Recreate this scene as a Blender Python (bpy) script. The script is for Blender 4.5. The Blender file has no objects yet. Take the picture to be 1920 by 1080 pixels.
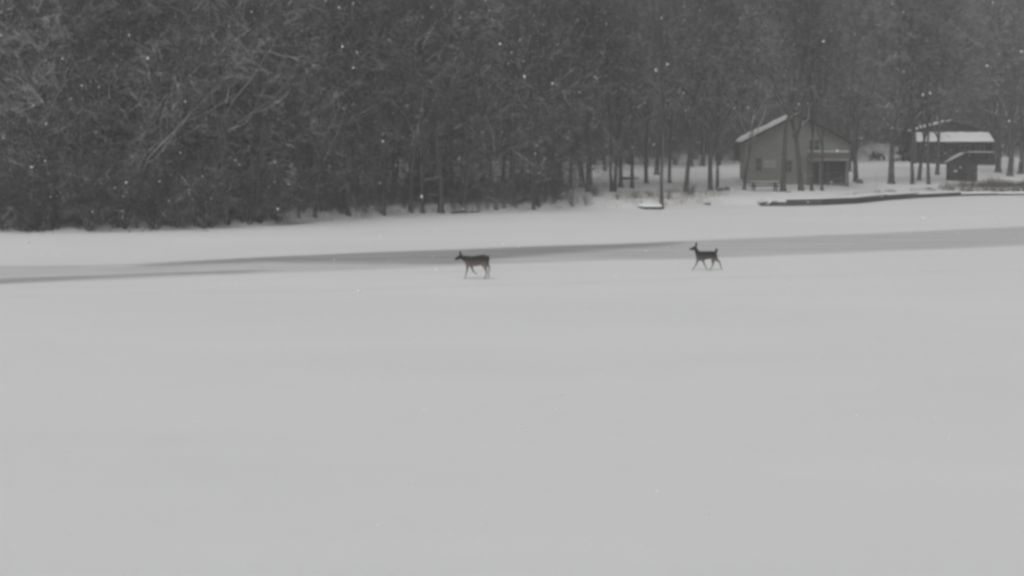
import bpy, math, random
import numpy as np
from mathutils import Vector, noise as mnoise

# ------------------------------------------------------------------ camera, sky, sun, exposure
scn = bpy.context.scene
COL = scn.collection
F_PX, CAM_H, PITCH = 3600.0, 5.67, math.atan(289 / 3600)      # focal length in pixels of the 1920 wide photograph
cam_data = bpy.data.cameras.new('camera')
cam_data.sensor_width = 36.0
cam_data.lens = 36.0 * F_PX / 1920
cam_data.clip_start, cam_data.clip_end = 0.5, 3000
cam = bpy.data.objects.new('camera', cam_data)
cam.location = (0, 0, CAM_H)
cam.rotation_euler = (math.pi / 2 - PITCH, 0, 0)
COL.objects.link(cam)
scn.camera = cam

SUN_EL, SUN_ROT = math.radians(50), math.radians(200)
world = bpy.data.worlds.new('World')
scn.world = world
world.use_nodes = True
nt = world.node_tree
nt.nodes.clear()
sky = nt.nodes.new('ShaderNodeTexSky')
sky.sky_type = 'NISHITA'
sky.sun_disc = False
sky.sun_elevation, sky.sun_rotation = SUN_EL, SUN_ROT
sky.air_density, sky.dust_density, sky.ozone_density = 1.0, 8.0, 1.0
hs = nt.nodes.new('ShaderNodeHueSaturation')
hs.inputs['Saturation'].default_value = 0.03               # overcast: grey sky
bg = nt.nodes.new('ShaderNodeBackground')
bg.inputs['Strength'].default_value = 0.10
wo = nt.nodes.new('ShaderNodeOutputWorld')
nt.links.new(sky.outputs[0], hs.inputs['Color'])
nt.links.new(hs.outputs[0], bg.inputs['Color'])
nt.links.new(bg.outputs[0], wo.inputs['Surface'])

sun_data = bpy.data.lights.new('sun', 'SUN')
sun_data.energy = 0.5
sun_data.angle = math.radians(60)
sun_data.color = (1.0, 0.985, 0.96)
sun = bpy.data.objects.new('sun', sun_data)
sd = Vector((math.sin(SUN_ROT) * math.cos(SUN_EL), math.cos(SUN_ROT) * math.cos(SUN_EL), math.sin(SUN_EL)))
sun.rotation_euler = sd.to_track_quat('Z', 'Y').to_euler()
sun.location = (0, 0, 120)
COL.objects.link(sun)

scn.view_settings.view_transform = 'Standard'
scn.view_settings.look = 'None'
scn.view_settings.gamma = 1
scn.view_settings.use_curve_mapping = False
scn.view_settings.exposure = -0.46
scn.render.engine = 'CYCLES'
scn.cycles.filter_width = 3.2            # soft consumer video lens
scn.cycles.max_bounces = 6
scn.cycles.diffuse_bounces = 3
scn.cycles.volume_bounces = 1

# ------------------------------------------------------------------ helpers
RNG = np.random.default_rng(11)
random.seed(5)
CP, SP = math.cos(PITCH), math.sin(PITCH)


def ray(px, py):
    a, b = (px - 960) / F_PX, (540 - py) / F_PX
    return np.array((a, CP + b * SP, -SP + b * CP))


def on_plane(px, py, z=0.0):
    d = ray(px, py)
    k = (z - CAM_H) / d[2]
    return np.array((d[0] * k, d[1] * k, z))


# shoreline: where the ice ends, from left to right
SHORE_PX = [(0, 437), (170, 437), (300, 432), (430, 427), (520, 423), (560, 414), (650, 408), (800, 402), (960, 398),
            (1060, 393), (1200, 394), (1340, 386), (1420, 386), (1600, 381), (1680, 374), (1780, 367), (1920, 365)]
SH = np.array([on_plane(*p)[:2] for p in SHORE_PX])
SH = np.vstack([[-320, 40], [-120, 82], SH, [150, 235], [320, 300]])


def shore(x):
    return np.interp(x, SH[:, 0], SH[:, 1])


def sstep(a, b, v):
    u = np.clip((v - a) / (b - a), 0, 1)
    return u * u * (3 - 2 * u)


def ground(x, y):
    t = (np.asarray(y, float) - shore(x)) * 0.93
    # stone edging in front of the gabled house holds a higher bank
    z = np.where(t < 0, 0.25 * t, 0.55 * sstep(0, 3.0, t) + 0.028 * np.maximum(t, 0))
    z = z + 0.0007 * np.maximum(t - 50, 0) ** 2
    z = z + np.where(t > 1, 0.10 * np.sin(x * 0.31 + y * 0.17) * np.sin(y * 0.23 - x * 0.11) * np.minimum(1, (t - 1) / 8), 0)
    return z


def base_at(px, py):
    """world point where the line of sight of a photograph pixel meets the ground"""
    d = ray(px, py)
    k = 60.0
    while k < 500:
        p = d * k
        if p[2] + CAM_H <= float(ground(p[0], p[1])) and p[1] > shore(p[0]) - 1:
            break
        k += 0.25
    return np.array((d[0] * k, d[1] * k, float(ground(d[0] * k, d[1] * k))))


def tag(o, label=None, cat=None, group=None, kind=None):
    if label: o['label'] = label
    if cat: o['category'] = cat
    if group: o['group'] = group
    if kind: o['kind'] = kind
    return o


def empty(name, loc, rz=0.0):
    o = bpy.data.objects.new(name, None)
    o.empty_display_size = 0.3
    o.location = loc
    o.rotation_euler = (0, 0, rz)
    COL.objects.link(o)
    return o


def link(name, me, parent=None, loc=(0, 0, 0)):
    o = bpy.data.objects.new(name, me)
    o.location = loc
    COL.objects.link(o)
    if parent: o.parent = parent
    return o


def mesh_np(name, V, Q=None, T=None, mat=None, smooth=True, attr=None):
    me = bpy.data.meshes.new(name)
    V = np.asarray(V, np.float32)
    nq = 0 if Q is None else len(Q)
    ntri = 0 if T is None else len(T)
    loops = []
    if nq: loops.append(np.asarray(Q, np.int32).ravel())
    if ntri: loops.append(np.asarray(T, np.int32).ravel())
    loops = np.concatenate(loops)
    me.vertices.add(len(V))
    me.vertices.foreach_set('co', V.ravel())
    me.loops.add(len(loops))
    me.loops.foreach_set('vertex_index', loops)
    me.polygons.add(nq + ntri)
    starts = np.concatenate([np.arange(nq) * 4, nq * 4 + np.arange(ntri) * 3]).astype(np.int32)
    me.polygons.foreach_set('loop_start', starts)
    me.polygons.foreach_set('use_smooth', np.full(nq + ntri, smooth))
    if attr:
        for k, vals in attr.items():
            a = me.attributes.new(k, 'FLOAT', 'POINT')
            a.data.foreach_set('value', np.asarray(vals, np.float32))
    if mat: me.materials.append(mat)
    me.update(calc_edges=True)
    me.validate()
    return me


class Tubes:
    def __init__(self):
        self.V, self.Q, self.n = [], [], 0

    def add(self, P, R, s=4):
        P = np.asarray(P, float)
        R = np.asarray(R, float)
        k = len(P)
        T = np.gradient(P, axis=0)
        T /= np.linalg.norm(T, axis=1)[:, None] + 1e-9
        m = T.mean(axis=0)
        ref = np.array((1.0, 0, 0)) if abs(m[2]) > 0.8 else np.array((0, 0, 1.0))
        U = np.cross(T, ref)
        U /= np.linalg.norm(U, axis=1)[:, None] + 1e-9
        W = np.cross(T, U)
        a = np.arange(s) * 2 * math.pi / s
        ring = P[:, None, :] + R[:, None, None] * (np.cos(a)[None, :, None] * U[:, None, :] + np.sin(a)[None, :, None] * W[:, None, :])
        self.V.append(ring.reshape(-1, 3))
        i = np.arange(k - 1)[:, None] * s + np.arange(s)[None, :]
        j = np.arange(k - 1)[:, None] * s + (np.arange(s)[None, :] + 1) % s
        q = np.stack([i, j, j + s, i + s], axis=-1).reshape(-1, 4) + self.n
        self.Q.append(q)
        self.n += k * s

    def arrays(self):
        return np.concatenate(self.V), np.concatenate(self.Q)

    def mesh(self, name, mat):
        V, Q = self.arrays()
        return mesh_np(name, V, Q, None, mat)


class MB:
    """collects boxes, prisms and grids into one mesh"""
    def __init__(self):
        self.v, self.f = [], []

    def poly(self, vs, fs):
        n = len(self.v)
        self.v += [tuple(map(float, p)) for p in vs]
        self.f += [tuple(i + n for i in f) for f in fs]
        return self

    def box(self, a, b):
        x0, y0, z0 = a
        x1, y1, z1 = b
        return self.poly([(x0, y0, z0), (x1, y0, z0), (x1, y1, z0), (x0, y1, z0), (x0, y0, z1), (x1, y0, z1), (x1, y1, z1), (x0, y1, z1)],
                         [(0, 3, 2, 1), (4, 5, 6, 7), (0, 1, 5, 4), (1, 2, 6, 5), (2, 3, 7, 6), (3, 0, 4, 7)])

    def beam(self, p, q, w, h):
        """rectangular bar from p to q, w wide sideways, h high"""
        p, q = Vector(p), Vector(q)
        d = (q - p).normalized()
        up = Vector((0, 0, 1)) if abs(d.z) < 0.95 else Vector((0, 1, 0))
        s = d.cross(up).normalized() * (w / 2)
        u = s.cross(d).normalized() * (h / 2)
        vs = [p - s - u, p + s - u, p + s + u, p - s + u, q - s - u, q + s - u, q + s + u, q - s + u]
        return self.poly(vs, [(0, 1, 2, 3), (7, 6, 5, 4), (0, 4, 5, 1), (1, 5, 6, 2), (2, 6, 7, 3), (3, 7, 4, 0)])

    def prism(self, profile, y0, y1):
        """profile of (x, z) points, extruded along y"""
        n = len(profile)
        vs = [(x, y0, z) for x, z in profile] + [(x, y1, z) for x, z in profile]
        fs = [tuple(range(n)), tuple(range(2 * n - 1, n - 1, -1))]
        fs += [(i, i + n, (i + 1) % n + n, (i + 1) % n) for i in range(n)]
        return self.poly(vs, fs)

    def cyl(self, p, q, r0, r1=None, s=12):
        r1 = r0 if r1 is None else r1
        p, q = Vector(p), Vector(q)
        d = (q - p).normalized()
        ref = Vector((1, 0, 0)) if abs(d.x) < 0.9 else Vector((0, 1, 0))
        u = d.cross(ref).normalized()
        w = d.cross(u)
        vs = [p + (u * math.cos(2 * math.pi * i / s) + w * math.sin(2 * math.pi * i / s)) * r0 for i in range(s)]
        vs += [q + (u * math.cos(2 * math.pi * i / s) + w * math.sin(2 * math.pi * i / s)) * r1 for i in range(s)]
        fs = [tuple(range(s - 1, -1, -1)), tuple(range(s, 2 * s))] + [(i, (i + 1) % s, (i + 1) % s + s, i + s) for i in range(s)]
        return self.poly(vs, fs)

    def snow(self, quad, th, nu=14, nv=8, seed=0, ragged=0.0):
        """snow lying on a quad (four corners, counter-clockwise from above): lumpy top, rounded edges"""
        A, B, C, D = [np.array(p, float) for p in quad]
        vs = []
        for j in range(nv + 1):
            for i in range(nu + 1):
                u, v = i / nu, j / nv
                p = (A * (1 - u) + B * u) * (1 - v) + (D * (1 - u) + C * u) * v
                e = min(u, 1 - u) * nu
                g = min(v, 1 - v) * nv
                edge = min(1.0, 0.35 + 0.65 * min(e, g, 1.0))
                n = mnoise.noise(Vector((p[0] * 1.3 + seed * 7.1, p[1] * 1.3, p[2] * 1.3)))
                n2 = mnoise.noise(Vector((p[0] * 0.5 + seed * 3.3, p[1] * 0.5 + 9, p[2] * 0.5)))
                h = th * edge * (1 + 0.35 * n + ragged * min(0.0, n2 * 2.2 - 0.1))
                vs.append((p[0], p[1], p[2] + max(0.008, h)))
        low = [(p[0], p[1], p[2]) for p in [(
            (A * (1 - i / nu) + B * i / nu) * (1 - j / nv) + (D * (1 - i / nu) + C * i / nu) * j / nv) for j in range(nv + 1) for i in range(nu + 1)]]
        m = len(vs)
        W = nu + 1
        fs = []
        for j in range(nv):
            for i in range(nu):
                a = j * W + i
                fs.append((a, a + 1, a + W + 1, a + W))
        rim = [i for i in range(W)] + [j * W + nu for j in range(1, nv + 1)] + [nv * W + i for i in range(nu - 1, -1, -1)] + [j * W for j in range(nv - 1, 0, -1)]
        for a, b in zip(rim, rim[1:] + rim[:1]):
            fs.append((a, a + m, b + m, b))
        return self.poly(vs + low, fs)

    def build(self, name, mat, parent=None, loc=(0, 0, 0), smooth=False, bevel=0.0):
        me = bpy.data.meshes.new(name)
        me.from_pydata(self.v, [], self.f)
        me.materials.append(mat)
        if smooth:
            me.polygons.foreach_set('use_smooth', np.full(len(me.polygons), True))
        me.update()
        o = link(name, me, parent, loc)
        if bevel:
            m = o.modifiers.new('bevel', 'BEVEL')
            m.width, m.segments, m.limit_method = bevel, 1, 'ANGLE'
        return o


# ------------------------------------------------------------------ materials
def mat_new(name):
    m = bpy.data.materials.new(name)
    m.use_nodes = True
    n = m.node_tree
    b = n.nodes['Principled BSDF']
    return m, n, b


def N(n, t, **kw):
    o = n.nodes.new(t)
    for k, v in kw.items():
        if k in o.inputs: o.inputs[k].default_value = v
        else: setattr(o, k, v)
    return o


def noise_node(n, scale, detail=4.0, rough=0.6, vec=None, stretch=None, coord='Object'):
    tc = N(n, 'ShaderNodeTexCoord')
    mp = N(n, 'ShaderNodeMapping')
    if stretch: mp.inputs['Scale'].default_value = stretch
    n.links.new(tc.outputs[coord], mp.inputs['Vector'])
    t = N(n, 'ShaderNodeTexNoise', Scale=scale, Detail=detail, Roughness=rough)
    n.links.new(mp.outputs[0], t.inputs['Vector'])
    return t


def ramp(n, src, stops):
    r = N(n, 'ShaderNodeValToRGB')
    e = r.color_ramp.elements
    while len(e) < len(stops): e.new(0.5)
    for el, (p, c) in zip(e, stops):
        el.position = p
        el.color = (*c, 1) if len(c) == 3 else c
    n.links.new(src, r.inputs[0])
    return r


def mixrgb(n, fac, a, b):
    m = N(n, 'ShaderNodeMix', data_type='RGBA')
    if hasattr(fac, 'is_output'): n.links.new(fac, m.inputs[0])
    else: m.inputs[0].default_value = fac
    for s, v in ((m.inputs[6], a), (m.inputs[7], b)):
        if hasattr(v, 'is_output'): n.links.new(v, s)
        else: s.default_value = (*v, 1)
    return m.outputs[2]


def math_node(n, op, a, b=None, c=None, clamp=False):
    m = N(n, 'ShaderNodeMath', operation=op, use_clamp=clamp)
    for i, v in enumerate((a, b, c)):
        if v is None: continue
        if hasattr(v, 'is_output'): n.links.new(v, m.inputs[i])
        else: m.inputs[i].default_value = v
    return m.outputs[0]


def maprange(n, v, a, b, c=0.0, d=1.0):
    m = N(n, 'ShaderNodeMapRange', interpolation_type='SMOOTHSTEP')
    n.links.new(v, m.inputs[0])
    for i, x in enumerate((a, b, c, d)): m.inputs[i + 1].default_value = x
    return m.outputs[0]


def bump(n, b, h, strength, dist):
    bp = N(n, 'ShaderNodeBump', Strength=strength, Distance=dist)
    n.links.new(h, bp.inputs['Height'])
    n.links.new(bp.outputs[0], b.inputs['Normal'])


SNOW_A, SNOW_B = (0.785, 0.79, 0.796), (0.835, 0.837, 0.84)


def snow_colour(n):
    t = noise_node(n, 0.09, 6, 0.62, stretch=(0.45, 1.0, 1.0))
    return ramp(n, t.outputs[0], [(0.32, SNOW_A), (0.68, SNOW_B)]).outputs[0]


def m_snow():
    m, n, b = mat_new('snow')
    n.links.new(snow_colour(n), b.inputs['Base Color'])
    b.inputs['Roughness'].default_value = 0.85
    b.inputs['Specular IOR Level'].default_value = 0.15
    t = noise_node(n, 0.35, 8, 0.65, stretch=(0.5, 1, 1))
    bump(n, b, t.outputs[0], 0.3, 0.14)
    return m


def m_ice():
    m, n, b = mat_new('bare_ice')
    at = N(n, 'ShaderNodeAttribute', attribute_name='ice')
    t = noise_node(n, 0.5, 6, 0.65, stretch=(0.22, 1.0, 1.0))
    t2 = noise_node(n, 2.2, 4, 0.6, stretch=(0.35, 1.0, 1.0))
    w = math_node(n, 'MULTIPLY_ADD', t.outputs[0], 1.0, -0.5)
    w = math_node(n, 'ADD', w, math_node(n, 'MULTIPLY_ADD', t2.outputs[0], 0.3, -0.15))
    gate = maprange(n, at.outputs['Fac'], 0.02, 0.3)
    f = math_node(n, 'ADD', at.outputs['Fac'], math_node(n, 'MULTIPLY', w, gate), clamp=True)
    r = ramp(n, f, [(0.0, (0.81, 0.813, 0.817)), (0.5, (0.575, 0.575, 0.585)), (1.0, (0.33, 0.332, 0.338))])
    col = mixrgb(n, maprange(n, f, 0.0, 0.12), snow_colour(n), r.outputs[0])
    n.links.new(col, b.inputs['Base Color'])
    b.inputs['Roughness'].default_value = 0.7
    b.inputs['Specular IOR Level'].default_value = 0.2
    t3 = noise_node(n, 0.35, 8, 0.65, stretch=(0.5, 1, 1))
    bump(n, b, t3.outputs[0], 0.15, 0.08)
    return m


def m_ground():
    m, n, b = mat_new('snowy_ground')
    at = N(n, 'ShaderNodeAttribute', attribute_name='litter')
    t = noise_node(n, 0.8, 8, 0.7)
    t2 = noise_node(n, 6.0, 4, 0.6)
    litter = ramp(n, t2.outputs[0], [(0.3, (0.045, 0.036, 0.028)), (0.7, (0.11, 0.088, 0.065))]).outputs[0]
    f = math_node(n, 'ADD', at.outputs['Fac'], math_node(n, 'MULTIPLY_ADD', t.outputs[0], 1.6, -0.8))
    f = maprange(n, f, 0.42, 0.62)
    n.links.new(mixrgb(n, f, snow_colour(n), litter), b.inputs['Base Color'])
    b.inputs['Roughness'].default_value = 0.9
    b.inputs['Specular IOR Level'].default_value = 0.1
    bump(n, b, t.outputs[0], 0.5, 0.25)
    return m


def m_bark(name, a, c, snow_lo=0.35, snow_hi=0.75, cover=0.5, snow=True):
    m, n, b = mat_new(name)
    t = noise_node(n, 5.0, 5, 0.65, stretch=(1, 1, 0.25))
    col = ramp(n, t.outputs[0], [(0.3, a), (0.7, c)]).outputs[0]
    if snow:
        g = N(n, 'ShaderNodeNewGeometry')
        s = N(n, 'ShaderNodeSeparateXYZ')
        n.links.new(g.outputs['Normal'], s.inputs[0])
        up = maprange(n, s.outputs[2], snow_lo, snow_hi)
        t2 = noise_node(n, 0.9, 3, 0.6)
        f = math_node(n, 'MULTIPLY', up, maprange(n, t2.outputs[0], 0.62 - cover * 0.3, 0.68 - cover * 0.2))
        col = mixrgb(n, f, col, (0.78, 0.78, 0.79))
    n.links.new(col, b.inputs['Base Color'])
    b.inputs['Roughness'].default_value = 0.9
    b.inputs['Specular IOR Level'].default_value = 0.1
    bump(n, b, t.outputs[0], 0.6, 0.03)
    return m


def m_plain(name, a, c, scale=3.0, rough=0.7, stretch=None, bmp=0.2, spec=0.3, dist=0.02):
    m, n, b = mat_new(name)
    t = noise_node(n, scale, 6, 0.65, stretch=stretch)
    n.links.new(ramp(n, t.outputs[0], [(0.3, a), (0.7, c)]).outputs[0], b.inputs['Base Color'])
    b.inputs['Roughness'].default_value = rough
    b.inputs['Specular IOR Level'].default_value = spec
    bump(n, b, t.outputs[0], bmp, dist)
    return m


def m_glass(name, col):
    m, n, b = mat_new(name)
    b.inputs['Base Color'].default_value = (*col, 1)
    b.inputs['Roughness'].default_value = 0.12
    b.inputs['Specular IOR Level'].default_value = 0.5
    t = noise_node(n, 1.5, 2, 0.5)
    bump(n, b, t.outputs[0], 0.05, 0.02)
    return m


def m_needles(cover):
    m, n, b = mat_new('needles')
    t = noise_node(n, 1.1, 4, 0.6)
    t2 = noise_node(n, 9.0, 2, 0.5)
    col = ramp(n, t2.outputs[0], [(0.3, (0.028, 0.042, 0.026)), (0.7, (0.06, 0.08, 0.048))]).outputs[0]
    g = N(n, 'ShaderNodeNewGeometry')
    s = N(n, 'ShaderNodeSeparateXYZ')
    n.links.new(g.outputs['Normal'], s.inputs[0])
    f = math_node(n, 'MULTIPLY', maprange(n, s.outputs[2], 0.2, 0.6), maprange(n, t.outputs[0], 0.64 - cover * 0.3, 0.72 - cover * 0.3))
    n.links.new(mixrgb(n, f, col, (0.76, 0.77, 0.77)), b.inputs['Base Color'])
    b.inputs['Roughness'].default_value = 0.85
    b.inputs['Specular IOR Level'].default_value = 0.15
    return m


def m_siding(name, a, c, pitch):
    """lapped boards: a saw-tooth relief over a worn paint colour"""
    m, n, b = mat_new(name)
    t = noise_node(n, 2.0, 6, 0.7, stretch=(0.4, 0.4, 1.5))
    n.links.new(ramp(n, t.outputs[0], [(0.3, a), (0.7, c)]).outputs[0], b.inputs['Base Color'])
    tc = N(n, 'ShaderNodeTexCoord')
    s = N(n, 'ShaderNodeSeparateXYZ')
    n.links.new(tc.outputs['Object'], s.inputs[0])
    fr = math_node(n, 'FRACT', math_node(n, 'MULTIPLY', s.outputs[2], -1.0 / pitch))
    bump(n, b, fr, 0.8, 0.03)
    b.inputs['Roughness'].default_value = 0.75
    b.inputs['Specular IOR Level'].default_value = 0.25
    return m


def m_deer(name, dark, light, zlo, zhi):
    """coat: dark back, paler flank, belly and legs (the animal's own countershading)"""
    m, n, b = mat_new(name)
    tc = N(n, 'ShaderNodeTexCoord')
    s = N(n, 'ShaderNodeSeparateXYZ')
    n.links.new(tc.outputs['Object'], s.inputs[0])
    t = noise_node(n, 14.0, 5, 0.7)
    z = math_node(n, 'ADD', s.outputs[2], math_node(n, 'MULTIPLY_ADD', t.outputs[0], 0.16, -0.08))
    f = maprange(n, z, zlo, zhi)
    n.links.new(mixrgb(n, f, light, dark), b.inputs['Base Color'])
    b.inputs['Roughness'].default_value = 0.9
    b.inputs['Specular IOR Level'].default_value = 0.1
    bump(n, b, noise_node(n, 60, 4, 0.7).outputs[0], 0.5, 0.01)
    return m


M_SNOW = m_snow()
M_ICE = m_ice()
M_GROUND = m_ground()
M_BARK = m_bark('bark', (0.055, 0.052, 0.049), (0.12, 0.113, 0.106), cover=0.5)
M_BARK_PALE = m_bark('pale_bark', (0.09, 0.088, 0.084), (0.17, 0.165, 0.155), cover=0.55)
M_TWIG = m_bark('twigs', (0.045, 0.042, 0.040), (0.09, 0.084, 0.079), 0.25, 0.75, cover=0.55)
M_SHRUB = m_bark('shrub_stems', (0.045, 0.040, 0.036), (0.10, 0.09, 0.08), 0.3, 0.75, cover=0.7)
M_FAR = m_bark('far_wood', (0.04, 0.038, 0.037), (0.08, 0.076, 0.073), 0.3, 0.8, cover=0.4)
M_NEEDLE = m_needles(0.5)
M_NEEDLE_SNOW = m_needles(1.0)
M_NEEDLE_DARK = m_needles(0.1)

# ------------------------------------------------------------------ the setting: lake, ice, ground
nx, ny = 120, 120
xs = np.linspace(-300, 300, nx)
ys = np.concatenate([np.linspace(-60, 20, 20, endpoint=False), np.linspace(20, 200, 80, endpoint=False), np.linspace(200, 400, 20)])
X, Y = np.meshgrid(xs, ys)
V = np.stack([X.ravel(), Y.ravel(), np.zeros(X.size)], 1)
i = (np.arange(ny - 1)[:, None] * nx + np.arange(nx - 1)[None, :]).ravel()
Q = np.stack([i, i + 1, i + nx + 1, i + nx], 1)
tag(link('frozen_lake', mesh_np('frozen_lake', V, Q, None, M_SNOW)), 'flat snow covered frozen lake', kind='structure')

# swept strip of thin snow over bare ice, with two darker streaks
UP = [(-500, 510), (0, 499), (230, 495), (500, 481), (800, 469), (960, 462), (1140, 457), (1300, 451), (1600, 439), (1920, 425), (2500, 403)]
LO = [(-500, 549), (0, 533), (250, 523), (480, 513), (800, 501), (960, 494), (1140, 487), (1300, 485), (1500, 477), (1920, 460), (2500, 436)]
SA_T = [(225, 499), (500, 482), (700, 473), (850, 469), (960, 464), (1140, 459), (1310, 452)]
SA_B = [(225, 502), (500, 492), (700, 493), (850, 494), (960, 483), (1140, 468), (1310, 456)]
SB_T = [(-300, 532), (0, 523), (200, 515), (470, 506), (560, 504)]
SB_B = [(-300, 541), (0, 532), (200, 521), (470, 511), (560, 507)]


def line(pts, x):
    p = np.array(pts)
    return np.interp(x, p[:, 0], p[:, 1])


cols = np.arange(-500, 2501, 12.0)
rows = 44
U = np.linspace(-0.35, 1.35, rows)
PX, UU = np.meshgrid(cols, U)
up, lo = line(UP, PX), line(LO, PX)
PY = up + (lo - up) * UU


def band(t, b, soft_t, soft_b):
    return sstep(-soft_t, soft_t, PY - t) * sstep(-soft_b, soft_b, b - PY)


ice = 0.5 * band(up, lo, 2.0, 3.5) * (0.70 + 0.30 * sstep(600, 1400, PX))
sa = band(line(SA_T, PX), line(SA_B, PX), 2.0, 5.0) * sstep(215, 300, PX) * (1 - sstep(1240, 1320, PX))
sb = band(line(SB_T, PX), line(SB_B, PX), 2.0, 2.5) * (1 - sstep(430, 560, PX))
ice = np.maximum(ice, ice + 0.56 * sa)
ice = np.maximum(ice, ice + 0.46 * sb)
D = np.stack([(PX - 960) / F_PX, CP + (540 - PY) / F_PX * SP, -SP + (540 - PY) / F_PX * CP], -1)
k = (0.004 - CAM_H) / D[..., 2]
V = np.stack([D[..., 0] * k, D[..., 1] * k, np.full(k.shape, 0.004)], -1).reshape(-1, 3)
nc = len(cols)
i = (np.arange(rows - 1)[:, None] * nc + np.arange(nc - 1)[None, :]).ravel()
Q = np.stack([i, i + nc, i + nc + 1, i + 1], 1)
tag(link('ice', mesh_np('ice', V, Q, None, M_ICE, attr={'ice': ice.ravel()})), 'grey swept strip of bare ice across the lake', kind='structure')

# faint old track, half filled by new snow
tr = MB()
pts = [on_plane(x, line([(-300, 566), (0, 556), (600, 545), (1300, 523), (1920, 505), (2400, 492)], x) + 0.8 * math.sin(x * 0.013)) for x in range(-300, 2401, 60)]
vs, fs = [], []
for kx, p in enumerate(pts):
    hw = 0.16 + 0.10 * math.sin(kx * 1.7) * math.sin(kx * 0.6)
    for dy, dz in ((-hw * 2.2, 0.001), (-hw, 0.014), (0, 0.006), (hw, 0.016), (hw * 2.2, 0.001)):
        vs.append((p[0], p[1] + dy, 0.003 + dz))
for kx in range(len(pts) - 1):
    for j in range(4):
        a = kx * 5 + j
        fs.append((a, a + 5, a + 6, a + 1))
tr.poly(vs, fs)
M_TRACK = m_plain('trodden_snow', (0.745, 0.75, 0.755), (0.82, 0.82, 0.825), 0.6, 0.9, bmp=0.2, spec=0.1)
tag(tr.build('path', M_TRACK, smooth=True), 'faint half filled track across the snow', kind='structure')

# snow covered bank and wooded hill
xs = np.concatenate([np.linspace(-280, -60, 40, endpoint=False), np.linspace(-60, 80, 180, endpoint=False), np.linspace(80, 280, 36)])
ts = np.concatenate([np.linspace(-4, 8, 30, endpoint=False), np.linspace(8, 90, 80, endpoint=False), np.linspace(90, 290, 50)])
nx, nyy = len(xs), len(ts)
X, T = np.meshgrid(xs, ts)
Y = shore(X) + T / 0.93
keep_back = 395.0
Y = np.minimum(Y, keep_back + 0.02 * T)
Z = ground(X, Y)
lump = np.array([mnoise.fractal(Vector((x * 0.35, y * 0.35, 0.0)), 1.0, 2.0, 4) for x, y in zip(X.ravel(), Y.ravel())]).reshape(X.shape)
Z = Z + 0.06 * lump * np.clip(T / 3, 0, 1)
left = 1 - sstep(4, 14, X)                                    # woods to the water's edge there
drive = np.exp(-((X - 0.189 * Y) / 3.5) ** 2) * (1 - sstep(255, 300, Y))
litter = np.clip(0.16 + 0.3 * left * sstep(5, 20, T) + 0.75 * sstep(58, 105, T) - 0.5 * drive, 0, 0.95)
V = np.stack([X.ravel(), Y.ravel(), Z.ravel()], 1)
i = (np.arange(nyy - 1)[:, None] * nx + np.arange(nx - 1)[None, :]).ravel()
Q = np.stack([i, i + 1, i + nx + 1, i + nx], 1)
tag(link('hill', mesh_np('hill', V, Q, None, M_GROUND, attr={'litter': litter.ravel()})), 'snowy bank rising to a wooded hill', kind='structure')

# ------------------------------------------------------------------ trees


def rot_about(v, axis, ang):
    c, s = math.cos(ang), math.sin(ang)
    return v * c + np.cross(axis, v) * s + axis * axis.dot(v) * (1 - c)


def perp(d, rng):
    a = rng.normal(size=3)
    a -= d * a.dot(d)
    return a / (np.linalg.norm(a) + 1e-9)


def branch_pts(p, d, L, n, rng, up=0.12, wob=0.16):
    P = [p]
    for _ in range(n - 1):
        d = d + rng.normal(size=3) * wob
        d[2] += up
        d /= np.linalg.norm(d)
        P.append(P[-1] + d * L / (n - 1))
    return np.array(P)


def at_frac(P, f):
    x = f * (len(P) - 1)
    a = min(int(x), len(P) - 2)
    return P[a] + (P[a + 1] - P[a]) * (x - a), (P[a + 1] - P[a]) / (np.linalg.norm(P[a + 1] - P[a]) + 1e-9)


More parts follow.
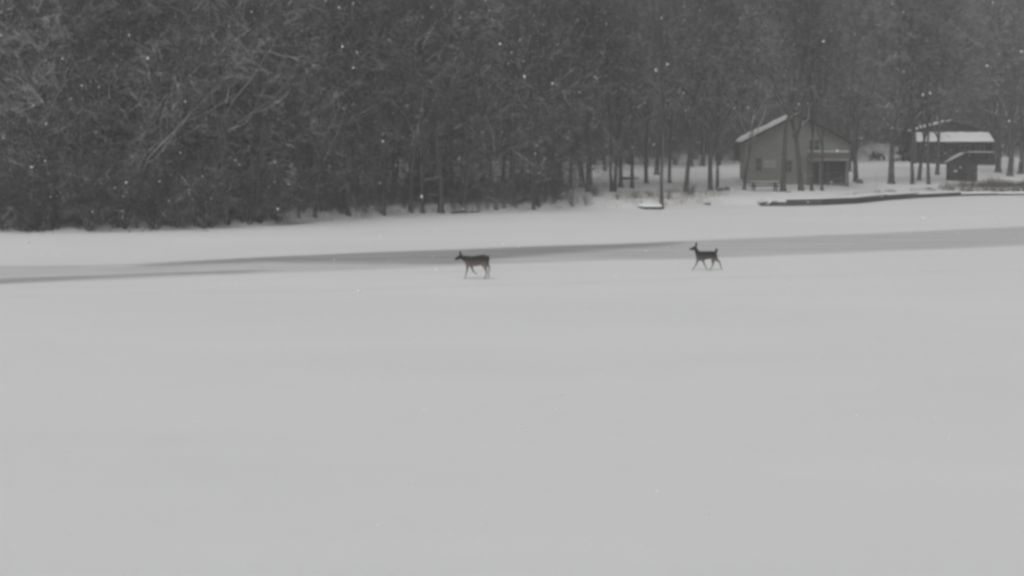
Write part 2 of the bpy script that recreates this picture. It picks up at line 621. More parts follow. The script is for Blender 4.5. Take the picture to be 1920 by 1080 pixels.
def bare_tree(seed, H=20.0, r0=0.22, first=0.3, spread=0.33, limbs=16, subs=7, twigs=6, twiglets=3, lean=0.0, fork=False, tw_r=0.011, low_poly=False):
    rng = np.random.default_rng(seed)
    trunk, crown = Tubes(), Tubes()
    n = 11
    s = np.linspace(0, 1, n)
    wob = np.cumsum(rng.normal(size=(n, 2)) * (0.026 if fork else 0.024) * H, axis=0) * s[:, None]
    P = np.stack([wob[:, 0] + lean * H * s, wob[:, 1], s * H * 0.95 - 0.15], 1)
    R = r0 * (1 - 0.94 * s ** 0.7) + 0.012
    if fork:
        R = R * (1 - 0.55 * sstep(first, first + 0.25, s))
    R[0] *= 1.45
    P = np.insert(P, 1, P[0] + (P[1] - P[0]) * 0.25, axis=0)
    R = np.insert(R, 1, r0 * 1.05)
    trunk.add(P, R, 5 if low_poly else 8)
    s_full = np.insert(s, 1, 0.025)
    az = rng.uniform(0, 6.28)
    for k in range(limbs):
        f = first + (0.97 - first) * (k + rng.uniform(-0.3, 0.3)) / max(1, limbs - 1)
        f = min(max(f, first * 0.9), 0.97)
        az += 2.4 + rng.normal() * 0.4
        zz = f
        j = np.searchsorted(s_full, zz) - 1
        u = (zz - s_full[j]) / (s_full[j + 1] - s_full[j])
        p = P[j] + (P[j + 1] - P[j]) * u
        rt = R[j] + (R[j + 1] - R[j]) * u
        el = math.radians(22 + 42 * (f - first) / (1 - first) + rng.normal() * 9)
        if fork and k < 3:
            el = math.radians(rng.uniform(48, 64))
        d = np.array((math.cos(az) * math.cos(el), math.sin(az) * math.cos(el), math.sin(el)))
        L = H * spread * (1.12 - 0.75 * (f - first) / (1 - first)) * rng.uniform(0.65, 1.15)
        if fork and k < 3:
            L *= 1.6
        LP = branch_pts(p, d, L, 4 if low_poly else 7, rng, 0.05, 0.23)
        r = rt * (0.62 if fork and k < 3 else rng.uniform(0.32, 0.5))
        rr = np.linspace(max(r, 0.02), 0.014, len(LP))
        crown.add(LP, rr, 3 if low_poly else 5)
        for a in range(subs):
            g = 0.18 + 0.82 * (a + rng.uniform(0, 1)) / subs
            q, dd = at_frac(LP, min(g, 0.99))
            d2 = rot_about(dd, perp(dd, rng), math.radians(rng.uniform(28, 62)))
            L2 = L * (0.62 - 0.34 * g) * rng.uniform(0.7, 1.2)
            SPt = branch_pts(q, d2, L2, 3 if low_poly else 4, rng, 0.04, 0.24)
            r2 = max(0.35 * rr[0] * (1 - 0.6 * g), tw_r * 1.5)
            crown.add(SPt, np.linspace(r2, tw_r, len(SPt)), 3 if low_poly else 4)
            for b in range(twigs):
                h = 0.2 + 0.8 * (b + rng.uniform(0, 1)) / twigs
                q3, d3 = at_frac(SPt, min(h, 0.99))
                d3 = rot_about(d3, perp(d3, rng), math.radians(rng.uniform(22, 60)))
                L3 = min(1.9, L2 * rng.uniform(0.35, 0.65) + 0.3)
                TP = branch_pts(q3, d3, L3, 2 if low_poly else 3, rng, 0.0, 0.2)
                crown.add(TP, np.linspace(tw_r, tw_r * 0.5, len(TP)), 3)
                for c in range(twiglets):
                    q4, d4 = at_frac(TP, rng.uniform(0.25, 0.95))
                    d4 = rot_about(d4, perp(d4, rng), math.radians(rng.uniform(22, 55)))
                    E = q4 + d4 * L3 * rng.uniform(0.35, 0.6)
                    crown.add(np.array([q4, E]), np.array([tw_r * 0.6, tw_r * 0.35]), 3)
    return trunk, crown


def tree_thing(name, trunk, crown, mt, mc):
    root = empty(name, (0, 0, -50))
    link('trunk', trunk.mesh('trunk', mt), root)
    link('crown', crown.mesh('crown', mc), root)
    return root


def dup(root, loc, rz=0.0, scale=(1, 1, 1), tilt=(0, 0)):
    r = root.copy()
    COL.objects.link(r)
    r.location = loc
    r.rotation_euler = (tilt[0], tilt[1], rz)
    r.scale = scale
    for ch in root.children:
        c = ch.copy()
        COL.objects.link(c)
        c.parent = r
        for g in ch.children:
            d = g.copy()
            COL.objects.link(d)
            d.parent = c
    return r


# woodland kinds (branches from low down), yard kinds (clear trunk), a wide forked kind
WOOD = [bare_tree(s, 20, 0.15, fr, sp, 19, 8, 6, 4, tw_r=0.014) for s, fr, sp in ((1, .10, .25), (2, .15, .30), (3, .08, .23), (4, .2, .33), (5, .12, .28))]
YARD = [bare_tree(s, 21, 0.22, fr, sp, 18, 8, 7, 4, tw_r=0.014, fork=True) for s, fr, sp in ((11, .20, .36), (12, .24, .33), (13, .18, .38))]
FORK = bare_tree(31, 20, 0.24, 0.3, 0.44, 15, 9, 6, 4, fork=True, tw_r=0.014)
protos = {'wood': [], 'yard': [], 'fork': []}


def place_bare(pool, lib, k, mt, mc, name, loc, rz, scale, tilt=(0, 0)):
    while len(protos[pool]) <= k: protos[pool].append(None)
    if protos[pool][k] is None:
        r = tree_thing(name, lib[k][0], lib[k][1], mt, mc)
        protos[pool][k] = r
        r.location, r.rotation_euler, r.scale = loc, (tilt[0], tilt[1], rz), scale
        return r
    r = dup(protos[pool][k], loc, rz, scale, tilt)
    r.name = name
    return r


# trees that can be told apart around the yard: pixel of the foot, trunk width in pixels, tilt, kind, label
NAMED = [
    (1036, 352, 13, .02, 'y0', 'dark thick trunk at the edge of the left woods, nearest the open yard'),
    (1052, 351, 12, -.02, 'w1', 'dark trunk pressed against its twin at the end of the left woods'),
    (1070, 351, 6, 0, 'y1', 'slim bare tree just right of the dark twin trunks at the woods edge'),
    (1092, 351, 11, 0, 'y2', 'left trunk of the stout pair standing at the start of the yard'),
    (1104, 360, 12, -.01, 'y0', 'right and nearer trunk of the stout pair at the start of the yard'),
    (1147, 360, 6, -.07, 'y1', 'slim tree leaning left, forming a narrow V with its neighbour'),
    (1152, 360, 7, .01, 'y2', 'upright slim tree forming the right arm of a narrow V'),
    (1164, 351, 8, 0, 'y0', 'straight medium trunk just right of the narrow V pair'),
    (1212, 344, 7, 0, 'y1', 'medium bare tree behind the brushy point, left of the lone shore trunk'),
    (1231, 328, 9, 0, 'y2', 'far dark tree in the yard seen just left of the lone shore trunk'),
    (1241, 391, 7, -.01, 'y1', 'lone slim tree at the ice edge beside the upturned boat'),
    (1255, 343, 6, .01, 'y0', 'slim bare tree seen just right of the lone shore trunk'),
    (1286, 358, 8, -.03, 'y2', 'bare tree midway between the shore trunk and the twin trunks'),
    (1317, 311, 8, 0, 'y1', 'far tree in the back of the yard left of the twin trunks'),
    (1332, 357, 9, 0, 'y0', 'thicker left stem of the twin trunks left of the gabled house'),
    (1345, 356, 6, -.04, 'y1', 'thinner right stem of the twin trunks left of the gabled house'),
    (1468, 359, 10, 0, 'f0', 'wide forked tree with snowy limbs in front of the gabled house'),
    (1502, 358, 10, -.03, 'y2', 'dark trunk covering the middle of the gabled house front'),
    (1522, 358, 6, -.04, 'y1', 'thin leaning trunk in front of the dark door of the gabled house'),
    (1541, 358, 5, 0, 'y0', 'thinnest straight trunk before the right half of the gabled house'),
    (1592, 322, 8, 0, 'y2', 'dark trunk close behind the right corner of the gabled house'),
    (1605, 341, 9, 0, 'y1', 'tall trunk right of the gabled house with a dark stump at its foot'),
    (1671, 345, 14, .01, 'y0', 'thick pale trunk standing alone between the two houses'),
    (1711, 346, 7, -.02, 'y1', 'first slim trunk before the left end of the far house'),
    (1723, 338, 7, 0, 'y2', 'second slim trunk before the left end of the far house'),
    (1741, 346, 6, 0, 'y1', 'third slim trunk before the far house'),
    (1757, 328, 7, 0, 'y0', 'slim trunk midway before the far house, left of the shed'),
    (1871, 323, 12, .01, 'y2', 'dark thick trunk just right of the far house'),
    (1893, 331, 10, 0, 'y1', 'dark trunk second to the right of the far house'),
    (1914, 326, 11, 0, 'y0', 'dark trunk at the right edge of the view'),
    (1862, 309, 7, 0, 'y1', 'slim far trunk hard against the right end of the far house'),
    (652, 404, 8, 0, 'w1', 'dark straight trunk at the shore in the middle of the left woods'),
    (792, 400, 7, .03, 'w0', 'crooked trunk at the shore right of the dark straight one'),
    (826, 400, 11, -.02, 'w3', 'thick dark trunk at the shore by a fallen log'),
    (868, 398, 6, .05, 'w2', 'slim leaning tree at the shore beside the fallen log'),
    (720, 404, 6, 0, 'w4', 'slim tree at the shore between the straight and the crooked trunks'),
    (560, 414, 6, 0, 'w2', 'slim tree on the snowy bank where the dark brush ends'),
    (1000, 394, 6, .02, 'w0', 'slim tree at the ice edge where the brush thins towards the yard'),
]
taken = []
for px, py, w, tl, kind, lab in NAMED:
    p = base_at(px, py)
    dist = math.hypot(p[0], p[1])
    diam = w * dist / F_PX
    lib, k = {'y': ('yard', YARD), 'w': ('wood', WOOD), 'f': ('fork', [FORK])}[kind[0]], int(kind[1])
    r0 = {'y': 0.22, 'w': 0.15, 'f': 0.24}[kind[0]]
    sc = diam / (2 * r0 * 0.97)
    hz = random.uniform(0.92, 1.15)
    sxy = min(max(sc, 0.55), 1.45)
    pale = kind == 'f0'
    r = place_bare(lib[0], lib[1], k, M_BARK, M_TWIG, 'bare_tree', p, random.uniform(0, 6.28) if kind[0] != 'f' else 0.6,
                   (sxy, sxy, hz * (0.85 if w < 7 else 1.0)), (0, tl))
    tag(r, lab, 'tree', 'bare trees of the yard and shore')
    taken.append((p[0], p[1], 1.2))

# paler trees with snow lying along thick crooked limbs
M_LIMB = m_bark('pale_limbs', (0.10, 0.098, 0.093), (0.19, 0.185, 0.175), 0.0, 0.5, cover=0.95)
PALE = bare_tree(47, 15, 0.17, 0.22, 0.42, 10, 5, 3, 2, fork=True, tw_r=0.014)
pale_root = None
for px, py, sc, rz, lab in ((95, 432, 0.85, 0.4, 'pale forked tree with snowy limbs at the far left of the woods'),
                            (255, 428, 0.7, 2.2, 'pale crooked tree with snowy limbs behind the middle of the brush'),
                            (425, 421, 1.05, 1.1, 'tall pale forked tree with snowy limbs left of the snow laden conifer'),
                            (590, 408, 0.8, 3.0, 'pale tree with snowy limbs on the bank right of the snow laden conifer'),
                            (770, 398, 0.95, 4.1, 'pale forked tree with snowy limbs next to the crooked shore trunk'),
                            (930, 393, 0.85, 5.2, 'pale tree with snowy limbs between the fallen log and the yard'),
                            (1185, 352, 0.95, 0.9, 'pale spreading tree with snowy limbs in the yard behind the upturned boat'),
                            (1395, 356, 0.9, 2.9, 'pale spreading tree with snowy limbs at the left corner of the gabled house')):
    p = base_at(px, py)
    if pale_root is None:
        pale_root = tree_thing('snowy_limbed_tree', PALE[0], PALE[1], M_BARK, M_LIMB)
        r = pale_root
        r.location, r.rotation_euler, r.scale = p, (0, 0, rz), (sc, sc, sc)
    else:
        r = dup(pale_root, p, rz, (sc, sc, sc))
    tag(r, lab, 'tree', 'pale trees with snow along their limbs')
    taken.append((p[0], p[1], 1.5))

# places kept clear: houses, shed, drive, open yard
HOUSE_D = base_at(1493, 345)
FAR_D = base_at(1783, 307)
SHED_D = base_at(1806, 340)


def clear(x, y):
    t = (y - float(shore(x))) * 0.93
    if math.hypot(x - HOUSE_D[0], y - HOUSE_D[1] - 4) < 10: return False
    if math.hypot(x - FAR_D[0], y - FAR_D[1] - 4) < 9.5: return False
    if abs(x - 0.189 * y) < 2.6 and y < 285: return False
    px = 960 + F_PX * x / y
    if px > 1045 and t < 50 + 8 * math.sin(px * 0.01): return False
    for a, b, r in taken:
        if (x - a) ** 2 + (y - b) ** 2 < r * r: return False
    return True


count = 0
tries = 0
while count < 275 and tries < 12000:
    tries += 1
    px = random.uniform(-90, 2010) if random.random() < 0.72 else random.uniform(1380, 2010)
    if px < 1045:
        t = 1.5 + 75 * random.random() ** 1.5
    else:
        t = 50 + 62 * random.random() ** 1.4
    y0 = 150.0
    for _ in range(8):
        x0 = (px - 960) / F_PX * y0
        y0 = float(shore(x0)) + t / 0.93
    x0 = (px - 960) / F_PX * y0
    if not clear(x0, y0): continue
    taken.append((x0, y0, 2.3 if px < 1045 else 2.2))
    k = random.randrange(5)
    s = random.uniform(0.8, 1.25)
    r = place_bare('wood', WOOD, k, M_BARK, M_TWIG, 'woodland_tree', (x0, y0, float(ground(x0, y0))), random.uniform(0, 6.28),
                   (s * random.uniform(.85, 1.15), s * random.uniform(.85, 1.15), s * random.uniform(.95, 1.15)),
                   (random.gauss(0, .06), random.gauss(0, .06)))
    if px < 1045:
        row = 'in front row' if t < 14 else 'deep'
        zone = ('behind the brush at the far left', 'behind the brush left of the snow laden conifer', 'behind the bank right of the snow laden conifer',
                'behind the crooked shore trunk', 'beside the open yard')[int(np.digitize(px, (260, 500, 700, 880)))]
        L = ['bare tree %s of woods %s' % (row, zone) if row[0] == 'i' else 'bare tree deep in woods %s' % zone, 'woods along the left shore']
    else:
        kz = int(np.digitize(px, (1160, 1300, 1385, 1450, 1545, 1625, 1700, 1860)))
        L = ['bare tree in the woods ' + ('beyond the stout pair of trunks', 'beyond the lone shore trunk', 'just left of the gabled house',
             'behind the left roof slope of the gabled house', 'behind the roof ridge of the gabled house', 'behind the right roof slope of the gabled house',
             'around the drive between the houses', 'behind the far dark house', 'right of the far dark house')[kz],
             ('woods behind the open yard', 'woods behind the gabled house', 'woods behind the far house')[kz // 3]]
    tag(r, L[0], 'tree', L[1])
    count += 1

# ------------------------------------------------------------------ conifers


def conifer(seed, H=14.0, R=2.6, tiers=22, first=0.12, needle=0.16, dense=1.0):
    rng = np.random.default_rng(seed)
    trunk = Tubes()
    s = np.linspace(0, 1, 8)
    trunk.add(np.stack([0.05 * np.sin(s * 5), 0.04 * np.cos(s * 4), s * H - 0.15], 1), 0.17 * (1 - s) + 0.02, 7)
    V, T = [], []
    bt = Tubes()
    for k in range(tiers):
        f = first + (1 - first) * k / tiers
        nb = rng.integers(6, 9)
        for b in range(nb):
            az = rng.uniform(0, 6.28)
            L = R * (1 - f) ** 0.8 * rng.uniform(0.6, 1.15) + 0.2
            z = f * H + rng.uniform(-0.25, 0.25)
            P = []
            for u in np.linspace(0, 1, 5):
                P.append((math.cos(az) * L * u, math.sin(az) * L * u, z + 0.16 * L * u - 0.42 * L * u * u))
            P = np.array(P)
            bt.add(P, np.linspace(0.035, 0.008, 5), 3)
            side = np.array((-math.sin(az), math.cos(az), 0))
            out = np.array((math.cos(az), math.sin(az), 0))
            for c in range(int(L * 16 * dense) + 4):
                u = rng.uniform(0.12, 1)
                q, dd = at_frac(P, min(u, 0.99))
                sg = rng.choice((-1, 1))
                d = side * sg * rng.uniform(0.3, 1) + out * rng.uniform(0.1, 0.8) + np.array((0, 0, rng.uniform(-0.35, 0.15)))
                d /= np.linalg.norm(d)
                ln = needle * rng.uniform(1.4, 3.4) * (1.1 - 0.5 * u)
                wv = np.cross(d, (rng.normal() * 0.3, rng.normal() * 0.3, 1.0))
                wv = wv / (np.linalg.norm(wv) + 1e-9) * ln * 0.24
                n = len(V)
                V += [q, q + d * ln * 0.5 + wv, q + d * ln, q + d * ln * 0.5 - wv]
                T += [(n, n + 1, n + 2), (n, n + 2, n + 3)]
    return trunk, bt, np.array(V), np.array(T)


def conifer_thing(name, c, mt, mn):
    root = empty(name, (0, 0, 0))
    link('trunk', c[0].mesh('trunk', mt), root)
    bo = link('branches', c[1].mesh('branches', mt), root)
    link('needles', mesh_np('needles', c[2], None, c[3], mn, smooth=False), root)
    return root


CON_A = conifer(51, 13, 2.5, 22, 0.1, 0.17)
ca = conifer_thing('snowy_conifer', CON_A, M_BARK, M_NEEDLE_SNOW)
ca.location = base_at(512, 421)
ca.location.y += 2.0
ca.location.z = float(ground(ca.location.x, ca.location.y))
ca.scale = (0.74, 0.74, 0.6)
tag(ca, 'snow laden green conifer at the end of the dark left brush', 'conifer', 'conifers in the woods')
for px, t, sc, lab in ((430, 16, 1.1, 'tall conifer deep in the left woods, left of the snow laden one'),
                       (610, 14, 0.62, 'small conifer behind the snowy bank right of the snow laden one'),
                       (215, 12, 0.95, 'conifer hidden in the darkest part of the left woods'),
                       (30, 9, 1.0, 'conifer at the far left of the woods')):
    y0 = 130.0
    for _ in range(8):
        x0 = (px - 960) / F_PX * y0
        y0 = float(shore(x0)) + t / 0.93
    c = dup(ca, ((px - 960) / F_PX * y0, y0, float(ground((px - 960) / F_PX * y0, y0))), random.uniform(0, 6), (sc, sc, sc * 1.05))
    tag(c, lab, 'conifer', 'conifers in the woods')
CON_B = conifer(77, 8.0, 1.25, 20, 0.04, 0.15, 1.7)
cb = conifer_thing('dark_evergreen', CON_B, M_BARK, M_NEEDLE_DARK)
p = base_at(1693, 302)
cb.location = p
cb.scale = (0.85, 0.85, 1.0)
tag(cb, 'narrow dark evergreen at the left end of the far house', 'evergreen', 'evergreens by the far house')
p = base_at(1706, 301)
c = dup(cb, p, 2.0, (0.75, 0.75, 0.92))
tag(c, 'narrow dark evergreen between its taller twin and the far house', 'evergreen', 'evergreens by the far house')

# ------------------------------------------------------------------ shrubs along the shore


def shrub(seed, H=3.2, stems=15, fan=0.55):
    rng = np.random.default_rng(seed)
    st, tw = Tubes(), Tubes()
    for k in range(stems):
        az = rng.uniform(0, 6.28)
        tilt = abs(rng.normal()) * fan * 0.6 + 0.06
        d = np.array((math.cos(az) * math.sin(tilt), math.sin(az) * math.sin(tilt), math.cos(tilt)))
        L = H * rng.uniform(0.6, 1.08)
        P = branch_pts(np.array((math.cos(az) * 0.22 * rng.random(), math.sin(az) * 0.22 * rng.random(), -0.1)), d, L, 6, rng, 0.02, 0.12)
        st.add(P, np.linspace(0.024, 0.008, 6), 4)
        for a in range(9):
            g = 0.12 + 0.88 * (a + rng.random()) / 9
            q, dd = at_frac(P, min(g, 0.99))
            d2 = rot_about(dd, perp(dd, rng), math.radians(rng.uniform(25, 65)))
            L2 = H * rng.uniform(0.16, 0.36)
            SPt = branch_pts(q, d2, L2, 3, rng, 0.08, 0.18)
            tw.add(SPt, np.linspace(0.012, 0.006, 3), 3)
            for b in range(4):
                q3, d3 = at_frac(SPt, rng.uniform(0.2, 0.98))
                d3 = rot_about(d3, perp(d3, rng), math.radians(rng.uniform(20, 60)))
                tw.add(np.array([q3, q3 + d3 * L2 * rng.uniform(0.35, 0.7)]), np.array([0.007, 0.004]), 3)
    return st, tw


SHR = [shrub(91), shrub(92, 3.6, 17, 0.7), shrub(93, 2.8, 14, 0.8)]
shr_root = []


def place_shrub(k, loc, rz, sc):
    if len(shr_root) <= k or shr_root[k] is None:
        while len(shr_root) <= k: shr_root.append(None)
        r = empty('shrub', loc, rz)
        link('stems', SHR[k][0].mesh('stems', M_SHRUB), r)
        link('twigs', SHR[k][1].mesh('twigs', M_SHRUB), r)
        r.scale = sc
        shr_root[k] = r
        return r
    return dup(shr_root[k], loc, rz, sc)


def shrub_at(px, t, sc, lab, grp):
    y0 = 130.0
    for _ in range(8):
        x0 = (px - 960) / F_PX * y0
        y0 = float(shore(x0)) + t / 0.93
    x0 = (px - 960) / F_PX * y0
    k = 0
    r = place_shrub(place_i[0] % 3, (x0, y0, float(ground(x0, y0))), random.uniform(0, 6.28),
                    (sc * random.uniform(.9, 1.2), sc * random.uniform(.9, 1.2), sc * random.uniform(.85, 1.15)))
    place_i[0] += 1
    tag(r, lab, 'shrub', grp)


place_i = [0]
for kx in range(78):
    px = -60 + 585 * (kx + random.random()) / 78
    shrub_at(px, random.choice((0.4, 0.7, 1.2, 2.0, 3.2, 5.0)) + random.random() * 0.8, random.uniform(0.75, 1.35),
             'dark leafless shrub in the %s of the brush along the left ice edge' % ('far left end', 'middle', 'right end')[int(np.digitize(px, (160, 360)))],
             'brush along the left ice edge')
for kx in range(62):
    px = 525 + 525 * (kx + random.random()) / 62
    shrub_at(px, 2.0 + random.random() * 9, random.uniform(0.4, 1.0),
             'low leafless shrub on the snowy bank %s' % ('left of the dark straight trunk', 'around the crooked shore trunk', 'towards the open yard')[int(np.digitize(px, (655, 860)))],
             'shrubs on the bank below the woods')
for kx in range(34):
    px = 530 + 570 * (kx + random.random()) / 34
    shrub_at(px, 0.8 + random.random() * 2.5, random.uniform(0.2, 0.42),
             'small snow caught shrub low on the bank by the ice', 'small shrubs low on the bank')
for kx in range(9):
    px = 1060 + 260 * (kx + random.random()) / 9
    shrub_at(px, 2.5 + random.random() * 6, random.uniform(0.2, 0.38),
             'thin low shrub on the grassy point below the yard', 'thin shrubs on the grassy point')

for kx in range(34):
    px = 1050 + 560 * (kx + random.random()) / 34
    shrub_at(px, 58 + random.random() * 22, random.uniform(0.9, 1.5),
             'tall leafless shrub in the undergrowth at the back of the yard', 'undergrowth behind the yard')

# ------------------------------------------------------------------ far woods on the hill: one mass
LOW = [bare_tree(s, 19, 0.2, 0.2, 0.3, 13, 6, 4, 1, tw_r=0.017, low_poly=True) for s in (201, 202, 203)]
LOWA = []
for t_, c_ in LOW:
    a, b = t_.arrays()
    c, d = c_.arrays()
    LOWA.append((np.vstack([a, c]), np.vstack([b, d + len(a)])))
VV, QQ, off = [], [], 0
placed = []
tries = 0
while len(placed) < 400 and tries < 12000:
    tries += 1
    px = random.uniform(-140, 2060)
    t = 60 + 165 * random.random() ** (1.25 if px > 1300 else 1.0)
    y0 = 250.0
    for _ in range(8):
        x0 = (px - 960) / F_PX * y0
        y0 = float(shore(x0)) + t / 0.93
    x0 = (px - 960) / F_PX * y0
    if y0 > 385 or not clear(x0, y0): continue
    if any((x0 - a) ** 2 + (y0 - b) ** 2 < 7 for a, b in placed): continue
    placed.append((x0, y0))
    v, q = LOWA[random.randrange(3)]
    s = random.uniform(0.85, 1.25)
    a = random.uniform(0, 6.28)
    ca_, sa_ = math.cos(a) * s, math.sin(a) * s
    w = np.stack([v[:, 0] * ca_ - v[:, 1] * sa_ + x0, v[:, 0] * sa_ + v[:, 1] * ca_ + y0, v[:, 2] * s + float(ground(x0, y0))], 1)
    VV.append(w.astype(np.float32))
    QQ.append(q + off)
    off += len(v)
tag(link('forest', mesh_np('forest', np.concatenate(VV), np.concatenate(QQ), None, M_FAR)),
    'hazy grey mass of bare woods covering the hill', 'woods', kind='stuff')

# ------------------------------------------------------------------ gabled house
M_WALL = m_siding('grey_siding', (0.22, 0.225, 0.20), (0.37, 0.373, 0.335), 0.2)
M_TRIM = m_plain('trim_paint', (0.27, 0.27, 0.25), (0.34, 0.34, 0.32), 2.0)
M_SHINGLE = m_plain('shingles', (0.035, 0.035, 0.037), (0.075, 0.073, 0.072), 5.0, 0.9)
M_DARKWOOD = m_plain('dark_stained_wood', (0.030, 0.029, 0.028), (0.060, 0.056, 0.052), 3.0, 0.8, (1, 1, 6))
M_BROWN = m_plain('brown_boards', (0.10, 0.085, 0.075), (0.17, 0.145, 0.125), 3.0, 0.8, (0.5, 1, 4))
M_GREEN = m_plain('green_door_paint', (0.035, 0.048, 0.044), (0.06, 0.08, 0.072), 2.0, 0.6)
M_GLASS = m_glass('window_glass', (0.06, 0.078, 0.075))
M_CURTAIN = m_plain('pale_curtain', (0.44, 0.44, 0.42), (0.54, 0.54, 0.52), 3.0, 0.9, (4, 1, 0.3))
M_CONC = m_plain('concrete', (0.16, 0.16, 0.155), (0.24, 0.24, 0.23), 4.0, 0.9)
M_STEEL = m_plain('dark_steel', (0.025, 0.025, 0.027), (0.05, 0.05, 0.05), 6.0, 0.5)
M_RUBBER = m_plain('rubber', (0.012, 0.012, 0.012), (0.025, 0.025, 0.025), 8.0, 0.9)


def window(parent, x0, x1, z0, z1, y, glass, name='window', bars=True, sill=True):
    """casing, panes set back in it and a sill, on a wall whose face is the plane y"""
    w = MB()
    t = 0.09
    w.box((x0 - t, y - 0.05, z1), (x1 + t, y + 0.02, z1 + t)).box((x0 - t, y - 0.05, z0 - t), (x1 + t, y + 0.02, z0))
    w.box((x0 - t, y - 0.048, z0), (x0, y + 0.02, z1)).box((x1, y - 0.048, z0), (x1 + t, y + 0.02, z1))
    o = w.build(name, M_TRIM, parent)
    if bars:
        xm = (x0 + x1) / 2
        zm = (z0 + z1) / 2
        MB().box((xm - 0.025, y - 0.035, z0), (xm + 0.025, y - 0.012, zm - 0.025)).box((xm - 0.025, y - 0.035, zm + 0.025), (xm + 0.025, y - 0.012, z1)) \
            .box((x0, y - 0.037, zm - 0.025), (x1, y - 0.012, zm + 0.025)).build('glazing_bar', M_TRIM, o)
        for a, b in ((x0, xm - 0.025), (xm + 0.025, x1)):
            for c, d in ((z0, zm - 0.025), (zm + 0.025, z1)):
                MB().box((a, y - 0.018, c), (b, y - 0.004, d)).build('pane', glass, o)
    else:
        MB().box((x0, y - 0.018, z0), (x1, y - 0.004, z1)).build('pane', glass, o)
    if sill:
        MB().box((x0 - 0.14, y - 0.12, z0 - 0.14), (x1 + 0.14, y - 0.052, z0 - 0.09)).build('sill', M_TRIM, o)
    return o


def gable_roof(parent, half, eave, ridge, y0, y1, th, snow_th, seed, snow_l=1.0, snow_r=1.0, ragged=0.0):
    roof = MB()
    sl = (ridge - eave) / half
    roof.prism([(-half, eave), (0, ridge), (half, eave), (half, eave - th), (0, ridge - th), (-half, eave - th)], y0, y1)
    o = roof.build('roof', M_SHINGLE, parent)
    if snow_l:
        MB().snow([(-half + 0.01, y0 + 0.03, eave + 0.004), (-0.005, y0 + 0.03, ridge + 0.004), (-0.005, y1 - 0.03, ridge + 0.004), (-half + 0.01, y1 - 0.03, eave + 0.004)],
                  snow_th * snow_l, 30, 12, seed, ragged).build('snow', M_SNOW, o, smooth=True)
    if snow_r:
        MB().snow([(0.005, y0 + 0.03, ridge + 0.004), (half - 0.01, y0 + 0.03, eave + 0.004), (half - 0.01, y1 - 0.03, eave + 0.004), (0.005, y1 - 0.03, ridge + 0.004)],
                  snow_th * snow_r, 30, 12, seed + 1, ragged).build('snow', M_SNOW, o, smooth=True)
    for s in (-1, 1):
        MB().beam((s * half, y0 - 0.03, eave - th * 0.55), (s * 0.02, y0 - 0.03, ridge - th * 0.55), 0.045, th * 1.3).build('bargeboard', M_DARKWOOD, o)
    return o


hs_ = 1.0
S = math.hypot(HOUSE_D[0], HOUSE_D[1]) / F_PX                       # metres per photograph pixel there
H = empty('gabled_house', (HOUSE_D[0], HOUSE_D[1], HOUSE_D[2] - 0.05), math.radians(-3.0))
tag(H, 'grey gabled two storey house with snow on its left roof slope', 'house')
WH = 93 * S                                                         # half width of the front
EV, RG = 4.0, 6.55
HD = 8.5
wall = MB()
wall.prism([(-WH, -0.6), (WH, -0.6), (WH, EV - 0.05), (0, RG - 0.32), (-WH, EV - 0.05)], 0.0, HD)
wo_ = wall.build('wall', M_WALL, H)
MB().box((-WH - 0.03, -0.03, -0.6), (WH + 0.03, HD + 0.03, 0.12)).build('foundation', M_CONC, H)
for s in (-1, 1):
    MB().box((s * WH - 0.07, -0.035, 0.13), (s * WH + 0.07, 0.09, EV - 0.12)).build('corner_board', M_TRIM, H)
gable_roof(H, WH + 0.45, EV - 0.12, RG - 0.1, -0.55, HD + 0.4, 0.16, 0.27, 3, 1.0, 0.25, 0.5)


def hx(px): return (px - 1493) * S


def hz(py): return (345 - py) * S


window(H, hx(1516), hx(1534), hz(281), hz(263), 0.0, M_GLASS)
window(H, hx(1485), hx(1493), hz(258), hz(249), 0.0, M_GLASS, bars=False)
window(H, hx(1433), hx(1455), hz(314), hz(300), 0.0, M_CURTAIN)
window(H, hx(1418), hx(1428), hz(320), hz(296), 0.0, M_GLASS)
MB().box((-WH + 0.075, -0.028, hz(286.5)), (hx(1508), -0.003, hz(284))).build('belt_board', M_TRIM, H)
window(H, hx(1470), hx(1484), hz(322), hz(301), 0.0, M_GLASS)
# balcony over the lower storey
bal = MB().box((hx(1510), -1.25, hz(300)), (hx(1586), -0.004, hz(297))).build('balcony', M_BROWN, H)
for kx in range(19):
    xx = hx(1510) + 0.02 + kx * (hx(1586) - hx(1510) - 0.2) / 18
    MB().box((xx, -1.24, hz(296.5)), (xx + 0.16, -1.21, hz(286.6))).build('railing_board', M_BROWN, bal)
MB().box((hx(1509), -1.28, hz(286.3)), (hx(1587), -1.16, hz(283.8))).build('handrail', M_TRIM, bal)
MB().box((hx(1510), -1.275, hz(300.4)), (hx(1586), -1.255, hz(296.8))).build('fascia', M_TRIM, bal)
for xx in (1511, 1547, 1584):
    MB().box((hx(xx), -1.2, -0.5), (hx(xx) + 0.12, -1.08, hz(300.2))).build('post', M_BROWN, bal)
MB().snow([(hx(1509), -1.28, hz(283.7)), (hx(1587), -1.28, hz(283.7)), (hx(1587), -1.16, hz(283.7)), (hx(1509), -1.16, hz(283.7))], 0.05, 30, 2, 4).build('snow', M_SNOW, bal, smooth=True)
